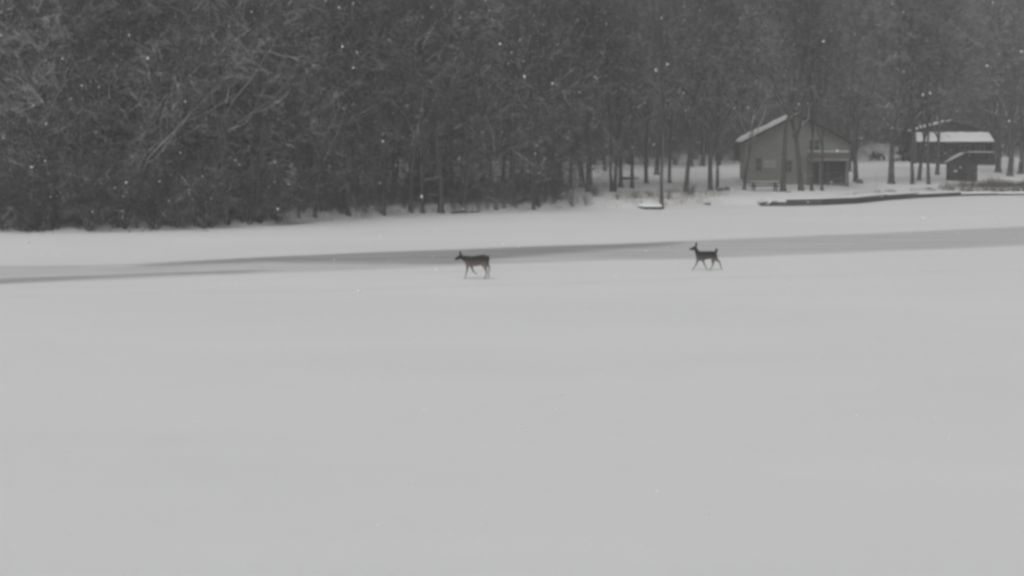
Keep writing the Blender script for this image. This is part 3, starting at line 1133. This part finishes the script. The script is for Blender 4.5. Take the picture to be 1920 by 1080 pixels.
# door with leaf, frame, handle; garage style panel beside it
dr = MB().box((hx(1516), -0.06, 0.02), (hx(1518), 0.02, hz(304))).box((hx(1535), -0.06, 0.02), (hx(1537), 0.02, hz(304))).box((hx(1516), -0.06, hz(304)), (hx(1537), 0.02, hz(302))).build('door', M_TRIM, H)
MB().box((hx(1518), -0.035, 0.12), (hx(1535), -0.004, hz(304))).build('leaf', M_GREEN, dr)
MB().cyl((hx(1520), -0.11, 1.0), (hx(1520), -0.03, 1.0), 0.035).build('handle', M_STEEL, dr)
gd = MB().box((hx(1543), -0.06, 0.02), (hx(1545), 0.02, hz(304))).box((hx(1581), -0.06, 0.02), (hx(1583), 0.02, hz(304))).box((hx(1543), -0.06, hz(304)), (hx(1583), 0.02, hz(302))).build('garage_door', M_DARKWOOD, H)
gz0, gz1 = 0.14, hz(304)
for kx in range(4):
    a = gz0 + (gz1 - gz0) * kx / 4
    b = gz0 + (gz1 - gz0) * (kx + 1) / 4 - 0.02
    MB().box((hx(1545), -0.04, a), (hx(1581), -0.004, b)).build('panel', M_GREEN if kx < 2 else M_DARKWOOD, gd)
# ------------------------------------------------------------------ far dark house
S2 = math.hypot(FAR_D[0], FAR_D[1]) / F_PX
FH = empty('dark_house', (FAR_D[0], FAR_D[1], FAR_D[2] - 0.05), math.radians(-4))
tag(FH, 'dark far house with a long snow covered porch roof', 'house')


def fx(px): return (px - 1783) * S2


def fz(py): return (307 - py) * S2


HW = 69 * S2
fe, fr_ = fz(247), fz(227)
M_DWALL = m_siding('dark_siding', (0.030, 0.030, 0.032), (0.055, 0.054, 0.054), 0.22)
MB().prism([(-HW, -1.0), (HW, -1.0), (HW, fe), (0, fr_ - 0.25), (-HW, fe)], 0, 8).build('wall', M_DWALL, FH)
gable_roof(FH, HW + 0.35, fe - 0.02, fr_, -0.45, 8.4, 0.16, 0.15, 21, 0.8, 0.5, 0.9)
# porch: posts, deck, low roof with deep snow
pz0, pz1 = fz(266), fz(250)
PW = 70 * S2
prf = MB()
prf.poly([(-PW, -3.2, pz0), (PW, -3.2, pz0), (PW, -0.5, pz1), (-PW, -0.5, pz1), (-PW, -3.2, pz0 - 0.22), (PW, -3.2, pz0 - 0.22), (PW, -0.5, pz1 - 0.22), (-PW, -0.5, pz1 - 0.22)],
         [(0, 1, 2, 3), (7, 6, 5, 4), (0, 4, 5, 1), (1, 5, 6, 2), (2, 6, 7, 3), (3, 7, 4, 0)])
po = prf.build('porch_roof', M_DARKWOOD, FH)
MB().snow([(-PW + .05, -3.18, pz0 + .004), (PW - .05, -3.18, pz0 + .004), (PW - .3, -0.48, pz1 + .004), (-PW + .05, -0.48, pz1 + .004)], 0.22, 40, 8, 31).build('snow', M_SNOW, po, smooth=True)
for kx in range(6):
    xx = -PW + 0.15 + kx * (2 * PW - 0.42) / 5
    MB().box((xx, -3.05, -0.8), (xx + 0.14, -2.91, pz0 - 0.2)).build('porch_post', M_DARKWOOD, FH)
for s in (-1, 1):
    MB().box((s * PW - 0.05, -2.9, -0.9), (s * PW + 0.05, -0.01, pz0 - 0.24)).build('porch_side', M_DWALL, FH)
dk = MB().box((-PW, -3.1, 0.42), (PW, -0.004, 0.55)).build('porch_deck', M_DARKWOOD, FH)
MB().box((-PW, -3.06, -0.9), (PW, -2.98, 0.416)).build('skirting', M_DARKWOOD, dk)
MB().box((-PW, -3.12, 1.42), (PW, -3.07, 1.5)).build('railing', M_DARKWOOD, dk)
for kx in range(34):
    xx = -PW + 0.1 + kx * (2 * PW - 0.2) / 33
    MB().box((xx, -3.10, 0.555), (xx + 0.05, -3.075, 1.416)).build('baluster', M_DARKWOOD, dk)
MB().snow([(fx(1790), -3.14, 1.505), (PW, -3.14, 1.505), (PW, -3.05, 1.505), (fx(1790), -3.05, 1.505)], 0.08, 30, 2, 9, 0.8).build('snow', M_SNOW, dk, smooth=True)
for a, b in ((1728, 1742), (1756, 1768), (1800, 1816), (1828, 1842)):
    window(FH, fx(a), fx(b), 1.1, 2.3, 0.0, M_GLASS)
dd_ = MB().box((fx(1778), -0.05, 0.56), (fx(1790), -0.004, 2.55)).build('door', M_DARKWOOD, FH)
MB().cyl((fx(1780), -0.12, 1.55), (fx(1780), -0.045, 1.55), 0.035).build('handle', M_STEEL, dd_)

# ------------------------------------------------------------------ shed
S3 = math.hypot(SHED_D[0], SHED_D[1]) / F_PX
SD = empty('garden_shed', (SHED_D[0], SHED_D[1], SHED_D[2] - 0.04), math.radians(-6))
tag(SD, 'small dark gabled shed standing behind the dry grass', 'shed')
sw = 25.5 * S3
se, sr = (340 - 304) * S3, (340 - 289) * S3
M_SHED = m_plain('shed_boards', (0.050, 0.049, 0.048), (0.085, 0.083, 0.080), 3.0, 0.85, (6, 6, 0.5))
MB().prism([(-sw + .03, -0.3), (sw - .03, -0.3), (sw - .03, se), (0, sr - 0.14), (-sw + .03, se)], 0.03, 2.6).build('wall', M_SHED, SD)
nb = 14
for kx in range(nb):
    a = -sw + kx * 2 * sw / nb
    b = a + 2 * sw / nb - 0.02
    m_ = (abs((a + b) / 2)) / sw
    top = se + (sr - 0.2 - se) * (1 - m_) - 0.02
    MB().box((a, 0.0, -0.2), (b, 0.026, top)).build('plank', M_SHED, SD)
gable_roof(SD, sw + 0.28, se - 0.06, sr, -0.25, 2.85, 0.1, 0.12, 41, 1.0, 0.35, 2.2)
sdr = MB().box((-0.55, -0.035, 0.05), (0.35, -0.004, 1.75)).build('door', M_DARKWOOD, SD)
MB().box((0.22, -0.08, 0.9), (0.28, -0.038, 1.05)).build('handle', M_STEEL, sdr)
MB().snow([(-0.95, -0.16, 0.98), (-0.6, -0.16, 0.98), (-0.6, -0.004, 0.98), (-0.95, -0.004, 0.98)], 0.16, 6, 4, 2).build('snow', M_SNOW, SD, smooth=True)
MB().box((-0.97, -0.17, 0.92), (-0.58, -0.003, 0.976)).build('ledge', M_DARKWOOD, SD)

# ------------------------------------------------------------------ sea wall of stacked timbers
M_TIMBER = m_plain('weathered_timber', (0.045, 0.045, 0.040), (0.085, 0.084, 0.072), 2.5, 0.85, (0.4, 1, 3))
WPX = [(1424, 386), (1475, 386.5), (1540, 385), (1605, 382), (1662, 376), (1720, 371.5), (1800, 367.5), (1870, 366.5), (1945, 366)]
wp = [on_plane(*p) for p in WPX]
SW = empty('sea_wall', (wp[0][0], wp[0][1], 0))
tag(SW, 'low dark timber wall along the shore before the gabled house', 'wall')
o0 = np.array((wp[0][0], wp[0][1], 0))
hts = [0.18, 0.52, 0.55, 0.55, 0.55, 0.5, 0.38, 0.24, 0.2]
for kx in range(len(wp) - 1):
    a, b = wp[kx] - o0, wp[kx + 1] - o0
    h = hts[kx + 1] if kx else 0.36
    nc_ = max(2, round(h / 0.16))
    for c in range(nc_):
        z = h * (c + 0.5) / nc_ - 0.04
        off = 0.018 * math.sin(kx * 5 + c * 2.3)
        sh = 0.015 if kx else 0.0
        g = (b - a) / np.linalg.norm(b - a) * 0.012
        if kx == 0 and c == nc_ - 1:
            a2 = a + (b - a) * 0.45
        else:
            a2 = a
        MB().beam((a2[0] + g[0], a2[1] + g[1] - off, z), (b[0] - g[0], b[1] - g[1] - off, z), 0.2, h / nc_ - 0.014).build('timber', M_TIMBER, SW, bevel=0.012)
    if kx:
        n_ = np.array((-(b - a)[1], (b - a)[0], 0)) / np.linalg.norm(b - a)
        qa, qb = a + n_ * -0.06, b + n_ * -0.06
        MB().snow([(qa[0], qa[1], h - 0.045), (qb[0], qb[1], h - 0.045), (qb[0] + n_[0] * 1.5, qb[1] + n_[1] * 1.5, h + 0.03), (qa[0] + n_[0] * 1.5, qa[1] + n_[1] * 1.5, h + 0.03)], 0.1, 20, 5, kx).build('snow', M_SNOW, SW, smooth=True)

# boulders and stumps
M_ROCK = m_bark('rock', (0.07, 0.07, 0.068), (0.14, 0.138, 0.13), 0.55, 0.8, 1.2)


def rock(name, px, py, w, h, seed, lab, cat='rock'):
    p = base_at(px, py)
    import bmesh
    bm = bmesh.new()
    bmesh.ops.create_icosphere(bm, subdivisions=3, radius=1)
    for v in bm.verts:
        n = mnoise.fractal(v.co * 1.1 + Vector((seed * 3.7, 0, 0)), 1.0, 2.0, 3)
        v.co *= 1 + 0.28 * n
        v.co.x *= w / 2
        v.co.y *= w / 2.4
        v.co.z *= h / 1.5
        v.co.z = max(v.co.z, -h * 0.3)
    me = bpy.data.meshes.new(name)
    bm.to_mesh(me)
    bm.free()
    me.materials.append(M_ROCK)
    o = link(name, me, None, (p[0], p[1], p[2] + h * 0.15))
    tag(o, lab, cat)
    return o


rock('boulder', 1440, 384, 1.7, 0.55, 1, 'snow capped rock heap at the left tip of the timber wall')
rock('boulder', 1363, 357, 0.6, 0.5, 2, 'small dark rock in the snow right of the twin trunks')
rock('boulder', 1350, 358, 0.55, 0.42, 3, 'small dark rock at the foot of the twin trunks')
rock('stump', 1611, 344, 0.75, 0.6, 4, 'dark stump at the foot of the tall trunk beside the gabled house', 'stump')
rock('boulder', 1325, 383, 0.7, 0.22, 5, 'flat stone half buried in snow right of the grassy point')
rock('boulder', 1479, 361, 0.5, 0.25, 6, 'flat dark stone at the foot of the wide forked tree')

# fallen logs with snow on them
for (xa, ya), (xb, yb), r, lab in (((846, 401), (900, 399), 0.08, 'fallen log lying along the shore below the left woods'),
                                   ((1168, 337), (1214, 336), 0.14, 'fallen log lying in the snow at the back of the yard')):
    a, b = base_at(xa, ya), base_at(xb, yb)
    L = empty('fallen_log', a)
    tag(L, lab, 'log')
    tb = Tubes()
    d = b - a
    d = d / np.linalg.norm(d)
    b = a + d * min(np.linalg.norm(b - a), 3.4)
    P = np.array([(b - a) * u + np.array((0, 0, r * 0.8 + 0.03 * math.sin(u * 7))) for u in np.linspace(0, 1, 7)])
    tb.add(P, np.linspace(r, r * 0.6, 7), 9)
    link('trunk', tb.mesh('trunk', M_BARK), L)
    t2 = Tubes()
    for u in (0.35, 0.6, 0.8):
        t2.add(np.array([P[int(u * 6)], P[int(u * 6)] + np.array((0.25, 0.1, 0.35))]), np.array([0.04, 0.02]), 5)
    link('branch_stubs', t2.mesh('branch_stubs', M_BARK), L)

# ------------------------------------------------------------------ upturned boat at the ice edge
bp = on_plane(1219, 393)
BT = empty('upturned_boat', (bp[0], bp[1] + 0.4, 0.02), math.radians(6))
tag(BT, 'small dark upturned boat under snow at the ice edge', 'boat')
M_HULL = m_plain('hull_paint', (0.035, 0.045, 0.04), (0.06, 0.072, 0.064), 4.0, 0.6)
nL, nS = 15, 10
vs, sv, fs = [], [], []
for a in range(nL):
    u = a / (nL - 1) * 2 - 1
    bw = 0.5 * (1 - abs(u) ** 2.6 * (0.97 if u < 0 else 0.5)) + 0.01
    hh = 0.36 * (1 - 0.35 * abs(u) ** 3)
    for b in range(nS):
        th = math.pi * b / (nS - 1)
        vs.append((u * 0.95, -math.cos(th) * bw, math.sin(th) ** 0.6 * hh - 0.02))
for a in range(nL - 1):
    for b in range(nS - 1):
        q = a * nS + b
        fs.append((q, q + 1, q + nS + 1, q + nS))
fs.append(tuple(range(nS)))
fs.append(tuple(range(nL * nS - 1, (nL - 1) * nS - 1, -1)))
MB().poly(vs, fs).build('hull', M_HULL, BT, smooth=True)
kb = MB()
kb.beam((-0.85, 0, 0.35), (0.95, 0, 0.36), 0.05, 0.05)
kb.build('keel', M_HULL, BT)
gw = Tubes()
for s in (-1, 1):
    gw.add(np.array([(u * 0.95, s * (0.5 * (1 - abs(u) ** 2.6 * (0.97 if u < 0 else 0.5)) + 0.03), 0.02) for u in np.linspace(-1, 1, 12)]), np.full(12, 0.03), 5)
link('gunwale', gw.mesh('gunwale', M_HULL), BT)
vs2 = []
for a in range(nL):
    u = a / (nL - 1) * 2 - 1
    bw = (0.5 * (1 - abs(u) ** 2.6 * (0.97 if u < 0 else 0.5)) + 0.01)
    hh = 0.36 * (1 - 0.35 * abs(u) ** 3)
    for b in range(nS):
        th = math.radians(24) + math.radians(132) * b / (nS - 1)
        rim = 0.005 + 0.13 * math.sin(math.pi * b / (nS - 1)) ** 0.5 * (1 + 0.3 * mnoise.noise(Vector((u * 3, b * 0.7, 2))))
        vs2.append((u * 0.9, -math.cos(th) * bw, math.sin(th) ** 0.6 * hh - 0.02 + rim))
fs2 = [(a * nS + b, a * nS + b + 1, (a + 1) * nS + b + 1, (a + 1) * nS + b) for a in range(nL - 1) for b in range(nS - 1)]
MB().poly(vs2, fs2).build('snow', M_SNOW, BT, smooth=True)

# ------------------------------------------------------------------ picnic table with snow
tp = base_at(1433, 358)
PT = empty('picnic_table', tp, math.radians(4))
tag(PT, 'dark picnic table with snow on its top before the gabled house', 'table')
for kx in range(5):
    MB().box((-1.3, -0.38 + kx * 0.155, 0.68), (1.3, -0.38 + kx * 0.155 + 0.14, 0.765)).build('plank', M_DARKWOOD, PT)
for s in (-1, 1):
    MB().box((-1.3, s * 0.75 - 0.14, 0.42), (1.3, s * 0.75 + 0.14, 0.465)).build('bench', M_DARKWOOD, PT)
    MB().box((s * 0.95 - 0.025, -0.36, 0.58), (s * 0.95 + 0.025, 0.36, 0.676)).build('cleat', M_DARKWOOD, PT)
    MB().box((s * 0.95 + 0.03, -0.85, 0.31), (s * 0.95 + 0.08, 0.85, 0.415)).build('bench_beam', M_DARKWOOD, PT)
    for e in (-1, 1):
        MB().beam((s * 0.95, e * 0.62, -0.1), (s * 0.95, e * 0.28, 0.7), 0.09, 0.09).build('leg', M_DARKWOOD, PT)
MB().snow([(-1.3, -0.38, 0.768), (1.3, -0.38, 0.768), (1.3, 0.38, 0.768), (-1.3, 0.38, 0.768)], 0.035, 24, 8, 12).build('snow', M_SNOW, PT, smooth=True)

# ------------------------------------------------------------------ small tractor parked up the drive
vp = base_at(1644, 300)
TR = empty('garden_tractor', vp, math.radians(35))
tag(TR, 'small dark tractor parked on the snowy drive between the houses', 'tractor')
hood = MB().box((-0.26, -1.0, 0.42), (0.26, -0.15, 0.86)).build('hood', M_STEEL, TR, bevel=0.08)
MB().box((-0.2, -1.02, 0.48), (0.2, -1.003, 0.78)).build('grille', M_RUBBER, hood)
for s in (-1, 1):
    MB().cyl((s * 0.14, -1.05, 0.7), (s * 0.14, -1.004, 0.7), 0.05).build('headlight', M_CURTAIN, hood)
MB().box((-0.24, -0.15, 0.36), (0.24, 0.75, 0.5)).build('chassis', M_STEEL, TR)
MB().box((-0.22, 0.28, 0.6), (0.22, 0.62, 0.7)).box((-0.21, 0.58, 0.7), (0.21, 0.68, 1.05)).box((-0.06, 0.35, 0.5), (0.06, 0.5, 0.6)).build('seat', M_RUBBER, TR, bevel=0.03)
MB().beam((0, -0.15, 0.8), (0, 0.05, 1.02), 0.04, 0.04).build('steering_column', M_STEEL, TR)
stw = Tubes()
stw.add(np.array([(0.17 * math.cos(a), 0.06 + 0.12 * math.sin(a), 1.03 - 0.10 * math.sin(a)) for a in np.linspace(0, 2 * math.pi, 15)]), np.full(15, 0.018), 5)
link('steering_wheel', stw.mesh('steering_wheel', M_RUBBER), TR)
for s in (-1, 1):
    for yy, r, w in ((-0.8, 0.24, 0.16), (0.45, 0.38, 0.22)):
        wh = MB().cyl((s * 0.34, yy, r - 0.02), (s * (0.34 + w), yy, r - 0.02), r, r, 20).build('wheel', M_RUBBER, TR, bevel=0.03)
        MB().cyl((s * (0.34 + w), yy, r - 0.02), (s * (0.345 + w), yy, r - 0.02), r * 0.5, r * 0.45, 14).build('rim', M_TRIM, wh)
    MB().box((s * 0.45 - 0.13, 0.1, 0.78), (s * 0.45 + 0.13, 0.82, 0.83)).build('fender', M_STEEL, TR)

# slim stake in the snow
sp_ = base_at(1643, 361)
MBs = MB().cyl((0, 0, -0.1), (0.02, 0, 1.75), 0.022, 0.018, 8).box((-0.03, -0.03, 1.6), (0.07, -0.02, 1.74))
tag(MBs.build('stake', m_plain('pale_stake', (0.30, 0.30, 0.29), (0.4, 0.4, 0.38)), None, sp_), 'slim pale stake standing in the snow between the houses', 'stake')

# ------------------------------------------------------------------ dry grass
M_GRASS = m_plain('dry_grass', (0.075, 0.068, 0.055), (0.14, 0.125, 0.10), 1.2, 0.9, bmp=0.0, spec=0.1)
M_GRASS_PALE = m_plain('pale_dry_grass', (0.22, 0.20, 0.165), (0.34, 0.315, 0.265), 1.2, 0.9, bmp=0.0, spec=0.1)


def grass(name, mat, lab, spots, n, hmin, hmax, width, clump=1.0):
    rng = np.random.default_rng(len(lab))
    V, T = [], []
    for k in range(n):
        px, t = spots(rng)
        y0 = 160.0
        for _ in range(6):
            x0 = (px - 960) / F_PX * y0
            y0 = float(shore(x0)) + t / 0.93
        x0 = (px - 960) / F_PX * y0
        if mnoise.noise(Vector((x0 * 0.5, y0 * 0.5, 4.0))) < -0.12 * clump + rng.normal() * 0.12 - 0.1: continue
        z = float(ground(x0, y0)) - 0.04
        h = rng.uniform(hmin, hmax) * (0.5 + 1.0 * (0.5 + mnoise.noise(Vector((x0 * 0.7, y0 * 0.7, 9.0)))))
        if name == 'dry_grass' and rng.random() > (px - 1750) / 110: continue
        az = rng.uniform(0, 6.28)
        dx, dy = math.cos(az), math.sin(az)
        ln = rng.uniform(0.05, 0.5) * h
        wx, wy = -dy * width, dx * width
        b = len(V)
        V += [(x0 - wx, y0 - wy, z), (x0 + wx, y0 + wy, z), (x0 + dx * ln * .35 + wx * .7, y0 + dy * ln * .35 + wy * .7, z + h * .65),
              (x0 + dx * ln * .35 - wx * .7, y0 + dy * ln * .35 - wy * .7, z + h * .65), (x0 + dx * ln, y0 + dy * ln, z + h * rng.uniform(0.8, 1))]
        T += [(b, b + 1, b + 2), (b, b + 2, b + 3), (b + 3, b + 2, b + 4)]
    tag(link(name, mesh_np(name, np.array(V), None, np.array(T), mat, smooth=False)), lab, 'grass', kind='stuff')


grass('dry_grass', M_GRASS, 'brown dry grass along the shore right of the shed', lambda r: (1985 - 225 * r.random(), -0.35 + 7 * r.random() ** 1.4), 9000, 0.2, 0.8, 0.012, 3)
grass('pale_grass', M_GRASS_PALE, 'pale dry grass poking through snow on the point', lambda r: (1250 + 110 * (r.random() + r.random() + r.random() - 1.5), 0.8 + 12 * r.random()), 5000, 0.1, 0.45, 0.009)
grass('bank_grass', M_GRASS_PALE, 'tufts of dry grass along the snowy bank', lambda r: (530 + 540 * r.random(), 0.3 + 4 * r.random() ** 1.5), 3500, 0.1, 0.5, 0.009)

grass('wall_grass', M_GRASS, 'dark dry weeds along the top of the timber wall', lambda r: (1560 + 230 * r.random() ** 0.7, 1.3 + 1.6 * r.random()), 2600, 0.06, 0.3, 0.010)

# ------------------------------------------------------------------ deer


def loft(mb, rings, y=0.0, sides=14):
    """rings of (x, z, half width, half height[, y offset]); elliptical sections square to the line of travel"""
    P = np.array([(r[0], r[1]) for r in rings])
    T = np.gradient(P, axis=0)
    T /= np.linalg.norm(T, axis=1)[:, None]
    vs = []
    for (r, t) in zip(rings, T):
        yo = y + (r[4] if len(r) > 4 else 0)
        nrm = (-t[1], t[0])
        for s in range(sides):
            a = 2 * math.pi * s / sides
            vs.append((r[0] + nrm[0] * r[3] * math.cos(a), yo + r[2] * math.sin(a), r[1] + nrm[1] * r[3] * math.cos(a)))
    m = len(rings)
    fs = [(k * sides + s, k * sides + (s + 1) % sides, (k + 1) * sides + (s + 1) % sides, (k + 1) * sides + s) for k in range(m - 1) for s in range(sides)]
    fs += [tuple(range(sides - 1, -1, -1)), tuple(range((m - 1) * sides, m * sides))]
    mb.poly(vs, fs)


def deer(name, lab, foot_px, scale_px, gy, torso, chains, ears, eye, mat):
    conv = lambda x, y: ((x - 600) / scale_px, (gy - y) / scale_px)
    mb = MB()
    loft(mb, [(*conv(x, (a + b) / 2), w, (b - a) / 2 / scale_px) for x, a, b, w in torso])
    for y, ch in chains:
        loft(mb, [(*conv(c[0], c[1]), c[2], c[3]) for c in ch], y, 10)
    for s in (-1, 1):
        loft(mb, [(*conv(x, y), w, h, s * o) for x, y, w, h, o in ears], 0, 8)
    tmp = mb.build('tmp', mat)
    r = tmp.modifiers.new('r', 'REMESH')
    r.mode = 'VOXEL'
    r.voxel_size = 0.0105
    sm = tmp.modifiers.new('s', 'SMOOTH')
    sm.factor, sm.iterations = 0.5, 4
    dg = bpy.context.evaluated_depsgraph_get()
    me = bpy.data.meshes.new_from_object(tmp.evaluated_get(dg))
    old = tmp.data
    bpy.data.objects.remove(tmp)
    bpy.data.meshes.remove(old)
    me.name = 'body'
    me.polygons.foreach_set('use_smooth', np.full(len(me.polygons), True))
    p = on_plane(*foot_px)
    root = empty(name, (p[0], p[1], 0.0))
    link('body', me, root)
    for s in (-1, 1):
        ex, ez = conv(*eye)
        e = MB()
        e.cyl((ex, s * 0.036, ez), (ex, s * 0.052, ez), 0.014, 0.009, 10)
        e.build('eye', M_RUBBER, root)
    tag(root, lab, 'deer', 'deer crossing the lake')
    return root


M_DEER = m_deer('deer_coat', (0.030, 0.028, 0.025), (0.20, 0.172, 0.155), 0.46, 0.84)
M_DEER2 = m_deer('deer_coat_dark', (0.028, 0.027, 0.024), (0.18, 0.165, 0.145), 0.32, 0.74)
deer('deer', 'larger deer walking with its head held level and tail down', (888, 523.5), 518, 908,
     [(432, 490, 560, .05), (465, 452, 632, .10), (540, 443, 652, .125), (620, 438, 645, .14), (700, 426, 630, .14), (780, 412, 632, .135), (840, 408, 650, .12), (875, 424, 620, .085), (892, 462, 560, .03)],
     [(0, [(520, 525, .08, .17), (455, 500, .07, .135), (400, 478, .062, .10), (350, 460, .055, .08)]),
      (0, [(368, 445, .05, .06), (322, 460, .062, .082), (278, 482, .052, .066), (244, 500, .04, .048), (222, 510, .032, .034)]),
      (-.085, [(490, 590, .05, .10), (474, 655, .042, .055), (468, 730, .030, .034), (450, 800, .021, .022), (430, 868, .019, .02), (415, 902, .024, .022)]),
      (.085, [(530, 600, .05, .09), (568, 680, .038, .045), (596, 760, .028, .03), (632, 788, .02, .02), (668, 812, .022, .022)]),
      (-.08, [(815, 550, .075, .16), (828, 640, .06, .10), (846, 710, .038, .05), (868, 765, .028, .034), (850, 825, .021, .022), (824, 890, .021, .021), (812, 902, .024, .02)]),
      (.08, [(840, 550, .075, .14), (878, 620, .055, .075), (920, 662, .032, .038), (914, 760, .022, .024), (905, 850, .02, .02), (893, 878, .023, .02)]),
      (0, [(865, 440, .05, .06), (895, 460, .045, .05), (906, 505, .036, .04), (905, 545, .018, .02)])],
     [(342, 430, .026, .03, .035), (334, 390, .032, .045, .065), (324, 338, .018, .022, .09)], (300, 455), M_DEER)
deer('deer', 'smaller deer trotting with its head and tail raised', (1325, 507.5), 486, 848,
     [(398, 490, 585, .05), (428, 456, 640, .10), (500, 452, 648, .12), (580, 454, 625, .125), (660, 452, 608, .12), (730, 452, 628, .12), (780, 464, 612, .09), (803, 490, 570, .04)],
     [(0, [(455, 540, .07, .16), (415, 490, .06, .11), (390, 445, .055, .08), (372, 405, .052, .068)]),
      (0, [(394, 388, .048, .055), (350, 392, .06, .08), (310, 404, .05, .062), (275, 413, .038, .045), (250, 418, .03, .032)]),
      (-.08, [(425, 590, .045, .09), (408, 660, .038, .048), (376, 730, .027, .03), (340, 785, .02, .021), (310, 826, .021, .021), (298, 840, .022, .018)]),
      (.08, [(500, 600, .045, .09), (540, 665, .036, .044), (568, 745, .026, .028), (602, 806, .02, .02), (626, 842, .022, .02)]),
      (-.08, [(745, 550, .065, .14), (722, 640, .05, .08), (724, 712, .03, .038), (692, 780, .021, .022), (660, 832, .021, .021), (648, 843, .022, .018)]),
      (.08, [(765, 550, .065, .13), (792, 620, .05, .075), (862, 675, .03, .036), (882, 740, .021, .022), (902, 812, .02, .02), (892, 836, .023, .02)]),
      (0, [(780, 485, .04, .05), (794, 445, .05, .055), (794, 415, .042, .045), (792, 394, .024, .024)])],
     [(376, 372, .024, .03, .035), (384, 330, .03, .042, .055), (392, 275, .017, .02, .075)], (335, 388), M_DEER2)

# ------------------------------------------------------------------ falling snow
rng = np.random.default_rng(3)
ico = np.array([(0, 0, 1), (.894, 0, .447), (.276, .851, .447), (-.724, .526, .447), (-.724, -.526, .447), (.276, -.851, .447),
                (.724, .526, -.447), (-.276, .851, -.447), (-.894, 0, -.447), (-.276, -.851, -.447), (.724, -.526, -.447), (0, 0, -1)])
icof = np.array([(0, 1, 2), (0, 2, 3), (0, 3, 4), (0, 4, 5), (0, 5, 1), (1, 6, 2), (2, 7, 3), (3, 8, 4), (4, 9, 5), (5, 10, 1),
                 (6, 7, 2), (7, 8, 3), (8, 9, 4), (9, 10, 5), (10, 6, 1), (11, 7, 6), (11, 8, 7), (11, 9, 8), (11, 10, 9), (11, 6, 10)])
VV, TT = [], []
nfl = 0
M_FLAKE = m_plain('snowflake', (0.80, 0.80, 0.81), (0.85, 0.85, 0.855), 3.0, 0.9, bmp=0.0, spec=0.1)
while nfl < 5600:
    big = nfl < 1150
    y = 10 + 24 * rng.random() ** 0.7 if big else 18 + 55 * rng.random() ** 0.6
    x = rng.uniform(-0.36, 0.36) * y
    z = rng.uniform(0.1, 12.5)
    if abs(z - CAM_H + y * math.tan(PITCH)) > y * 0.24: continue
    r = rng.uniform(0.006, 0.0125) if big else rng.uniform(0.004, 0.010)
    VV.append(ico * r * rng.uniform(0.75, 1.25, size=3) + np.array((x, y, z)))
    TT.append(icof + 12 * nfl)
    nfl += 1
tag(link('falling_snow', mesh_np('falling_snow', np.concatenate(VV), None, np.concatenate(TT), M_FLAKE)), 'snowflakes drifting down over the lake', 'snow', kind='stuff')

# ------------------------------------------------------------------ haze of the snowfall
mh = bpy.data.materials.new('haze')
mh.use_nodes = True
n = mh.node_tree
n.nodes.clear()
pv = n.nodes.new('ShaderNodeVolumePrincipled')
pv.inputs['Color'].default_value = (0.93, 0.935, 0.95, 1)
pv.inputs['Density'].default_value = 0.00078
pv.inputs['Density Attribute'].default_value = ''
pv.inputs['Anisotropy'].default_value = 0.0
om = n.nodes.new('ShaderNodeOutputMaterial')
n.links.new(pv.outputs[0], om.inputs['Volume'])
try: mh.cycles.homogeneous_volume = True
except Exception: pass
tag(MB().box((-310, -70, -3.5), (310, 410, 92)).build('haze', mh), 'pale haze of falling snow', 'haze', kind='stuff')
